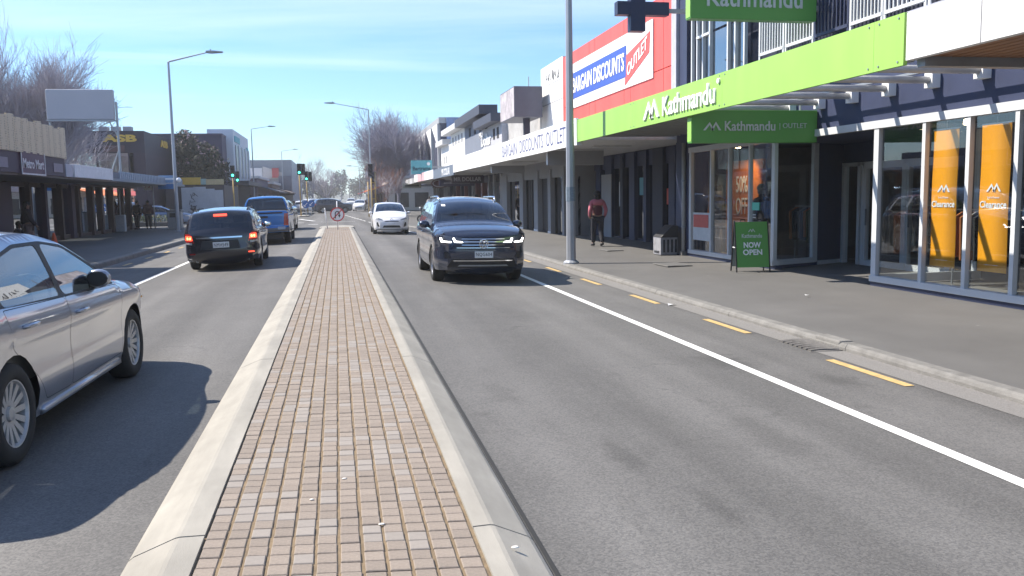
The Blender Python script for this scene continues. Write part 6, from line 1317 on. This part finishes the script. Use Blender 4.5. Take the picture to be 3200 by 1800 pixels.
# A-frame board
af = thing('a_frame_sign', 'green A-frame board reading NOW OPEN on the footpath', 'sandwich board', (8.35, 16.35, FZ), R(-9))
ang = R(11)
def leaf(s_):
    m_ = Matrix.Rotation(s_*ang, 3, 'X'); return m_
for s_ in (-1, 1):
    m_ = Matrix.Rotation(s_*ang, 3, 'X'); top = Vector((0, 0, 1.04))
    def tp(p): return tuple(top+m_ @ Vector(p))
    bd = MB(); bd.add([tp((x, y, z)) for x, y, z in ((-.33, s_*.012, -.96), (.33, s_*.012, -.96), (.33, s_*.012, -.02), (-.33, s_*.012, -.02), (-.33, -s_*.012, -.96), (.33, -s_*.012, -.96), (.33, -s_*.012, -.02), (-.33, -s_*.012, -.02))], [(0, 1, 2, 3), (7, 6, 5, 4), (0, 4, 5, 1), (1, 5, 6, 2), (2, 6, 7, 3), (3, 7, 4, 0)])
    pn = bd.build('panel', green_d if s_ < 0 else M('panel_grey', (.3, .3, .31), .6), af, local=True)
    for x in (-.345, .345): MB().tube([tp((x, 0, -1.06)), tp((x, 0, .0))], .016, 6).build('leg', black, af, local=True)
    if s_ < 0:
        uy = m_ @ Vector((0, 0, 1)); c0 = Vector(tp((0, s_*.013, 0)))
        def at(z): return c0+uy*z
        text('NOW', at(-.5), EX, uy, .36, .12, letter, pn, bold=.03, depth=.004, local=True); text('OPEN', at(-.65), EX, uy, .40, .12, letter, pn, bold=.03, depth=.004, local=True); text('Kathmandu', at(-.31), EX, uy, .42, .085, M('dim_letter'), pn, bold=.02, depth=.004, local=True)
        flat(mountain(.15, .07), at(-.23), EX, uy, M('dim_letter'), pn, 'emblem', .004, True)
for x in (-.17, .17): MB().tube([(x-.05, 0, 1.03), (x-.04, 0, 1.07), (x+.04, 0, 1.07), (x+.05, 0, 1.03)], .01, 6).build('handle', black, af, local=True)
MB().tube([(-.34, -.11, .5), (-.34, .11, .5)], .012, 5).build('stay', letter, af, local=True)
ab_ = thing('a_frame_sign', 'small black A-frame board outside the far right shops', 'sandwich board', (6.3, 49, FZ))
for s_ in (-1, 1): MB().prism([(s_*.22, 0), (s_*.25, 0), (s_*.04, 1.0), (s_*.01, 1.0)], -.32, .32, 'x').build('panel', sigb, ab_, local=True)
for k in range(3): B(-.2, .2, -.2+k*.045, -.19+k*.045, .35+k*.17, .4+k*.17).build('chalk_line', M('dim_letter2'), ab_, local=True)
# left footpath furniture
lb_ = thing('litter_bin', 'grey upright litter bin by the left corner lamp post', 'litter bin', (-9.7, 55.2, FZ)); B(-.4, .4, -.35, .35, 0, 1.05).build('body', M('bin_grey', (.3, .31, .33), .5, .3), lb_, local=True, bevel=.03); B(-.46, .46, -.4, .4, 1.05, 1.15).build('lid', M('bin_lid', (.16, .17, .18), .5), lb_, local=True, bevel=.03); B(-.25, .25, -.37, -.35, .7, .95).build('slot', black, lb_, local=True)
ps = thing('parking_sign', 'small white parking sign on a thin post on the left footpath', 'road sign', (-10.75, 54.6, FZ)); MB().tube([(0, 0, 0), (0, 0, 3.2)], .035, 8).build('post', STEEL, ps, True, local=True); sf_ = B(-.52, -.04, -.03, -.01, 2.35, 3.0).build('sign_face', rw_, ps, local=True); text('P5', (-.28, -.03, 2.6), EX, UP, .26, .2, M('sign_ink_red', (.4, .06, .06), .6), sf_, local=True, depth=.004)
bs_ = thing('street_name_sign', 'blue and white sign plates fixed beside the left lamp post', 'sign', (-9.3, 52, 2.4)); B(-9.9, -8.95, 51.95, 52, 2.75, 3.15).build('sign_plate', M('plate_blue', (.2, .33, .5), .6), bs_); B(-9.95, -8.95, 51.95, 52, 2.38, 2.66).build('sign_plate', M('plate_blue2', (.03, .16, .4), .6), bs_); MB().box(-9.7, -9.1, 51.94, 51.95, 2.9, 3.0).build('print', letter, bs_); MB().tube([(-9.0, 52, 2.5), (-8.8, 50.6, 2.5)], .02, 5).build('bracket', STEEL, bs_); MB().ball((-8.55, 50.4, 2.85), .14).build('camera_dome', letter, bs_, True)
pmt = thing('parking_meter', 'pale grey pay machine standing near the dark left shop pier', 'parking meter', (-12.05, 52.0, FZ)); B(-.25, .25, -.2, .2, 0, .95).build('cabinet', M('meter_grey', (.4, .43, .47), .5), pmt, local=True, bevel=.04); MB().tube([(0, 0, .95), (0, 0, 2.4)], .04, 8).build('post', M('meter_grey'), pmt, True, local=True)
cn = thing('traffic_cone', 'orange cone on the shaded left footpath', 'traffic cone', (-9.9, 33.0, FZ)); MB().lathe([(.03, .62), (.05, .55), (.16, .05), (.16, .03)], (0, 0, 0), 14).build('cone', M('cone_orange', (.6, .1, .03), .6), cn, True, local=True); B(-.2, .2, -.2, .2, 0, .035).build('base', M('cone_orange'), cn, local=True)
# motor scooter / stand on the far right footpath
sco = thing('scooter', 'dark motor scooter parked by the far right shops', 'scooter', (5.9, 56, FZ), R(80))
for y in (-.6, .6): MB().lathe([(.24, -.05), (.26, 0), (.24, .05), (.15, .05), (.15, -.05)], (0, y, .26), 18, 'x', closed=True).build('wheel', rubber, sco, True, local=True)
MB().prism([(-.75, .45), (-.2, .35), (.35, .25), (.55, .5), (.6, .95), (.5, 1.0), (.3, .4), (-.1, .5), (-.15, .75), (-.8, .78)], -.14, .14, 'x').build('body', cw.paint if 'cw' in globals() else black, sco, local=True, bevel=.04); MB().tube([(-.32, .5, 1.05), (0, .55, 1.08), (.32, .5, 1.05)], .02, 6).build('handlebar', plast if 'plast' in globals() else black, sco, True, local=True); MB().ball((0, .62, .95), (.09, .07, .08)).build('headlamp', letter, sco, True, local=True)
# small litter on the road and footpath
for i, (x, y, s_, lab_) in enumerate(((5.1, 12.6, .07, 'scrap of white paper in the right gutter'), (7.2, 12.2, .04, 'tiny pale wrapper lying on the right footpath'))):
    q = tag(MB().add([(x-s_, y-s_*.6, FZ+.006 if x > 5.4 else rz(x)+.01), (x+s_, y-s_*.4, FZ+.012 if x > 5.4 else rz(x)+.03), (x+s_*.8, y+s_*.7, FZ+.006 if x > 5.4 else rz(x)+.01), (x-s_*.7, y+s_*.5, FZ+.02 if x > 5.4 else rz(x)+.035)], [(0, 1, 2), (0, 2, 3)]).build('paper_scrap', letter), lab_, 'litter')
# service covers on the footpath
for (x, y, w, l, lab_) in ((7.55, 18.6, .3, .45, 'small rectangular service cover on the footpath left of the A-frame board'), (7.9, 24.2, .25, .4, 'small service cover on the footpath near the walking person')):
    q = thing('service_cover', lab_, 'service cover', (x, y, FZ)); B(x-w, x+w, y-l, y+l, FZ-.01, FZ+.005).build('frame', conc_old, q); B(x-w+.03, x+w-.03, y-l+.03, y+l-.03, FZ-.01, FZ+.008).build('plate', M('cover_plate', (.13, .13, .13), .7), q)
# ================================================================ people
def person(label, loc, rz_, J, skinm, hair, parts, h=1.7, group=None):
    """J: joints (metres, local; y forward); one continuous skinned body, clothing as shells around it"""
    o = thing('person', label, 'person', loc, rz_, group)
    def skin(name, chain, mat, sub=2, root=0):
        vs = []; es = []; rs = []; ids = {}
        for key, p, r, par in chain:
            ids[key] = len(vs); vs.append(p); rs.append(r)
            if par is not None: es.append((ids[par], ids[key]))
        me = bpy.data.meshes.new(name); me.from_pydata(vs, es, []); q = bpy.data.objects.new(name, me); COL.objects.link(q)
        md = q.modifiers.new('skin', 'SKIN'); md.use_smooth_shade = True
        for i, r in enumerate(rs): sv = me.skin_vertices[0].data[i]; sv.radius = (r, r) if not hasattr(r, '__len__') else r; sv.use_root = (i == root)
        s2 = q.modifiers.new('sub', 'SUBSURF'); s2.levels = s2.render_levels = sub
        bpy.context.view_layer.update(); dg = bpy.context.evaluated_depsgraph_get(); m2 = bpy.data.meshes.new_from_object(q.evaluated_get(dg)); bpy.data.objects.remove(q); bpy.data.meshes.remove(me)
        m2.materials.clear(); m2.materials.append(mat); m2.polygons.foreach_set('use_smooth', [True]*len(m2.polygons)); m2.name = name
        q = bpy.data.objects.new(name, m2); COL.objects.link(q); q.parent = o; return q
    g = J
    body = [('pel', g['pel'], (.15, .11), None), ('sp', g['sp'], (.14, .1), 'pel'), ('ch', g['ch'], (.165, .11), 'sp'), ('nk', g['nk'], .055, 'ch'), ('h0', g['h0'], .07, 'nk'), ('h1', g['h1'], .095, 'h0'), ('h2', g['h2'], .075, 'h1')]
    for s_ in 'lr':
        body += [('hp'+s_, g['hp'+s_], .1, 'pel'), ('kn'+s_, g['kn'+s_], .062, 'hp'+s_), ('an'+s_, g['an'+s_], .042, 'kn'+s_), ('ft'+s_, g['ft'+s_], .038, 'an'+s_),
                 ('sh'+s_, g['sh'+s_], .065, 'ch'), ('el'+s_, g['el'+s_], .045, 'sh'+s_), ('wr'+s_, g['wr'+s_], .032, 'el'+s_), ('pa'+s_, g['pa'+s_], (.03, .042), 'wr'+s_)]
    skin('body', body, skinm)
    # fingers
    for s_ in 'lr':
        pa = Vector(g['pa'+s_]); wr = Vector(g['wr'+s_]); d = (pa-wr).normalized(); sd = d.cross(Vector((0, 1, 0)) if abs(d.y) < .8 else Vector((1, 0, 0))).normalized(); cu2 = d.cross(sd)
        hand = MB()
        for k, ln in enumerate((.07, .08, .075, .06)):
            b0 = pa+cu2*((k-1.5)*.019)+d*.02; hand.tube([b0, b0+d*ln*.5+sd*.004, b0+d*ln*.9+sd*.02], [.0095, .009, .007], 6)
        b0 = wr+d*.03+cu2*-.03; hand.tube([b0, b0+d*.035-cu2*.022, b0+d*.065-cu2*.025+sd*.01], [.011, .01, .008], 6)
        hand.build('fingers', skinm, o, True, local=True)
    up = {k: v for k, v in g.items()}
    def grow(r, e): return (r+e) if not hasattr(r, '__len__') else (r[0]+e, r[1]+e)
    bd = {k: (p, r, pr_) for k, p, r, pr_ in body}
    for (nm, keys, ext, mat) in parts:
        ch = []
        for k in keys:
            p, r, pr_ = bd[k]; ch.append((k, p, grow(r, ext), pr_ if pr_ in keys else None))
        skin(nm, ch, mat)
    hp_ = Vector(g['h1']); dd = (Vector(g['h2'])-Vector(g['h0'])).normalized()
    hr = MB().ball(tuple(hp_+Vector((0, -.025, .045))), (.108, .118, .11), 14, 9); hr.build('hair', hair, o, True, local=True)
    if 'long' in label or True:
        MB().ball(tuple(hp_+Vector((0, -.075, -.05))), (.09, .055, .13), 12, 8).build('hair_back', hair, o, True, local=True)
    # face: nose, eyes, mouth, ears
    MB().ball(tuple(hp_+Vector((0, .105, -.005))), (.014, .02, .02), 8, 6).build('nose', skinm, o, True, local=True)
    for s_ in (-1, 1): MB().ball(tuple(hp_+Vector((s_*.035, .088, .02))), (.013, .008, .008), 8, 6).build('eye', M('eye_dark', (.02, .015, .012), .3), o, True, local=True); MB().ball(tuple(hp_+Vector((s_*.098, 0, 0))), (.012, .02, .03), 8, 6).build('ear', skinm, o, True, local=True)
    MB().ball(tuple(hp_+Vector((0, .093, -.052))), (.024, .008, .006), 8, 6).build('mouth', M('lip', (.3, .1, .09), .5), o, True, local=True)
    for s_ in 'lr':
        f, a_ = Vector(g['ft'+s_]), Vector(g['an'+s_])
        sh_ = MB().tube([(a_.x, a_.y-.05, a_.z-.035), (a_.x, a_.y+.03, a_.z-.04), tuple(f+Vector((0, 0, -.0))), tuple(f+(f-a_).normalized()*.05)], [.045, .05, .045, .03], 8); sh_.build('shoe', J.get('shoe', black), o, True, local=True)
    return o
skinA = M('skin_tan', (.34, .19, .13), .6, 0, .08, 20); skinB = M('skin_brown', (.2, .11, .075), .6, 0, .08, 20)
hairA = M('hair_dark', (.012, .01, .009), .7, 0, .3, 40)
def stand(step=0., arm=.08, bend=0., turn=0., shoe=None):
    d = dict(pel=(0, 0, .92), sp=(0, .01, 1.12), ch=(0, 0, 1.33), nk=(0, .01, 1.47), h0=(0, .03, 1.53), h1=(0, .025, 1.61), h2=(0, .02, 1.67),
        hpl=(-.1, 0, .86), hpr=(.1, 0, .86), knl=(-.1, .06+step*.5, .48), knr=(.1, .04-step*.35, .48), anl=(-.1, .0+step*.8, .09), anr=(.1, -.02-step*.9, .1+abs(step)*.08), ftl=(-.11, .16+step*.8, .035), ftr=(.11, .14-step*.85, .04+abs(step)*.0),
        shl=(-.19, 0, 1.40), shr=(.19, 0, 1.40), ell=(-.25, -.02-arm*.6, 1.12), elr=(.25, -.02+arm*.6, 1.12), wrl=(-.26, .06-arm, .88), wrr=(.26, .1+arm, .9), pal=(-.26, .08-arm, .8), par=(.26, .13+arm, .82))
    if shoe: d['shoe'] = shoe
    return d
vest = M('vest_maroon', (.10, .018, .03), .85, 0, .1, 10); pink = M('sleeve_pink', (.55, .16, .2), .85, 0, .1, 10); trou = M('trousers_dark', (.02, .02, .028), .85, 0, .15, 8)
UPP = ['pel', 'sp', 'ch']; ARM = ['ch', 'shl', 'ell', 'wrl', 'shr', 'elr', 'wrr']; LEG = ['pel', 'hpl', 'knl', 'anl', 'hpr', 'knr', 'anr']
J1 = stand(.22, .1); J1['ell'] = (-.27, -.1, 1.13); J1['wrl'] = (-.24, .08, .94); J1['pal'] = (-.21, .15, .91); J1['elr'] = (.27, -.06, 1.13); J1['wrr'] = (.25, .12, .93); J1['par'] = (.23, .19, .9)
person('person in maroon vest and pink sleeves walking away near the lamp post', (8.1, 26.2, FZ), R(-4), J1, skinA, hairA, [('trousers', LEG, .028, trou), ('sleeves', ARM, .018, pink), ('vest', UPP, .034, vest)])
dj = M('jacket_dark', (.03, .02, .025), .85); dj2 = M('jacket_plum', (.06, .025, .035), .85); gt = M('trousers_taupe', (.17, .13, .12), .85)
person('person in a dark jacket and taupe trousers walking on the shaded left footpath', (-10.6, 32.6, FZ), R(-60), stand(.26, .12), skinB, hairA, [('trousers', LEG, .03, gt), ('jacket', UPP+ARM[1:], .04, dj)])
person('person in dark plum standing on the left, left one of two', (-12.0, 55.9, FZ), R(150), stand(.03), skinB, hairA, [('trousers', LEG, .035, trou), ('jacket', UPP+ARM[1:], .045, dj)]); person('person in dark plum coat standing on the left, right one of two', (-11.45, 56.3, FZ), R(200), stand(.0), skinB, hairA, [('trousers', LEG, .035, trou), ('coat', UPP+ARM[1:], .055, dj2)])
Js = stand(); 
Js.update(pel=(0, 0, .2), sp=(0, -.02, .4), ch=(0, .03, .6), nk=(0, .07, .73), h0=(0, .1, .79), h1=(0, .11, .87), h2=(0, .11, .93), hpl=(-.1, .05, .17), hpr=(.1, .05, .17), knl=(-.14, .4, .42), knr=(.14, .42, .36), anl=(-.13, .55, .08), anr=(.13, .62, .08), ftl=(-.14, .7, .04), ftr=(.14, .77, .04), shl=(-.19, .03, .66), shr=(.19, .03, .66), ell=(-.27, .2, .45), elr=(.27, .2, .45), wrl=(-.18, .38, .45), wrr=(.18, .38, .43), pal=(-.12, .45, .46), par=(.12, .45, .44))
Js['shoe'] = M('shoe_pale', (.4, .42, .44), .7)
person('person sitting low against the left shop front in dark clothes', (-11.9, 35.4, FZ), R(-80), Js, skinB, hairA, [('trousers', LEG, .03, trou), ('jacket', UPP+ARM[1:], .045, dj)])
for (x, y, rz_, lb_, top) in ((7.6, 47.2, 20, 'distant person in pink near the black A-frame board', pink), (7.1, 53, 170, 'distant person in dark clothes by the far right shops', dj), (6.6, 62, 10, 'distant person with a pale top far along the right footpath', M('top_pale', (.5, .48, .46), .8))):
    person(lb_, (x, y, FZ), R(rz_), stand(.15), skinA, hairA, [('trousers', LEG, .03, trou), ('top', UPP+ARM[1:], .035, top)])
# ================================================================ air
hz = MB().box(-760, 760, -360, 960, -6, 19.6).build('haze', None); hz.data.materials.clear()
hm = bpy.data.materials.new('haze_air'); hm.use_nodes = True; t = hm.node_tree; t.nodes.clear()
pv_ = nd(t, 'ShaderNodeVolumePrincipled'); pv_.inputs['Color'].default_value = (.98, .99, 1, 1); pv_.inputs['Density'].default_value = .0007; pv_.inputs['Anisotropy'].default_value = .1
oo = nd(t, 'ShaderNodeOutputMaterial'); lk(t, pv_.outputs[0], oo.inputs['Volume']); hz.data.materials.append(hm); hz['kind'] = 'stuff'
tag(hz, 'thin pale haze filling the whole street', 'haze')
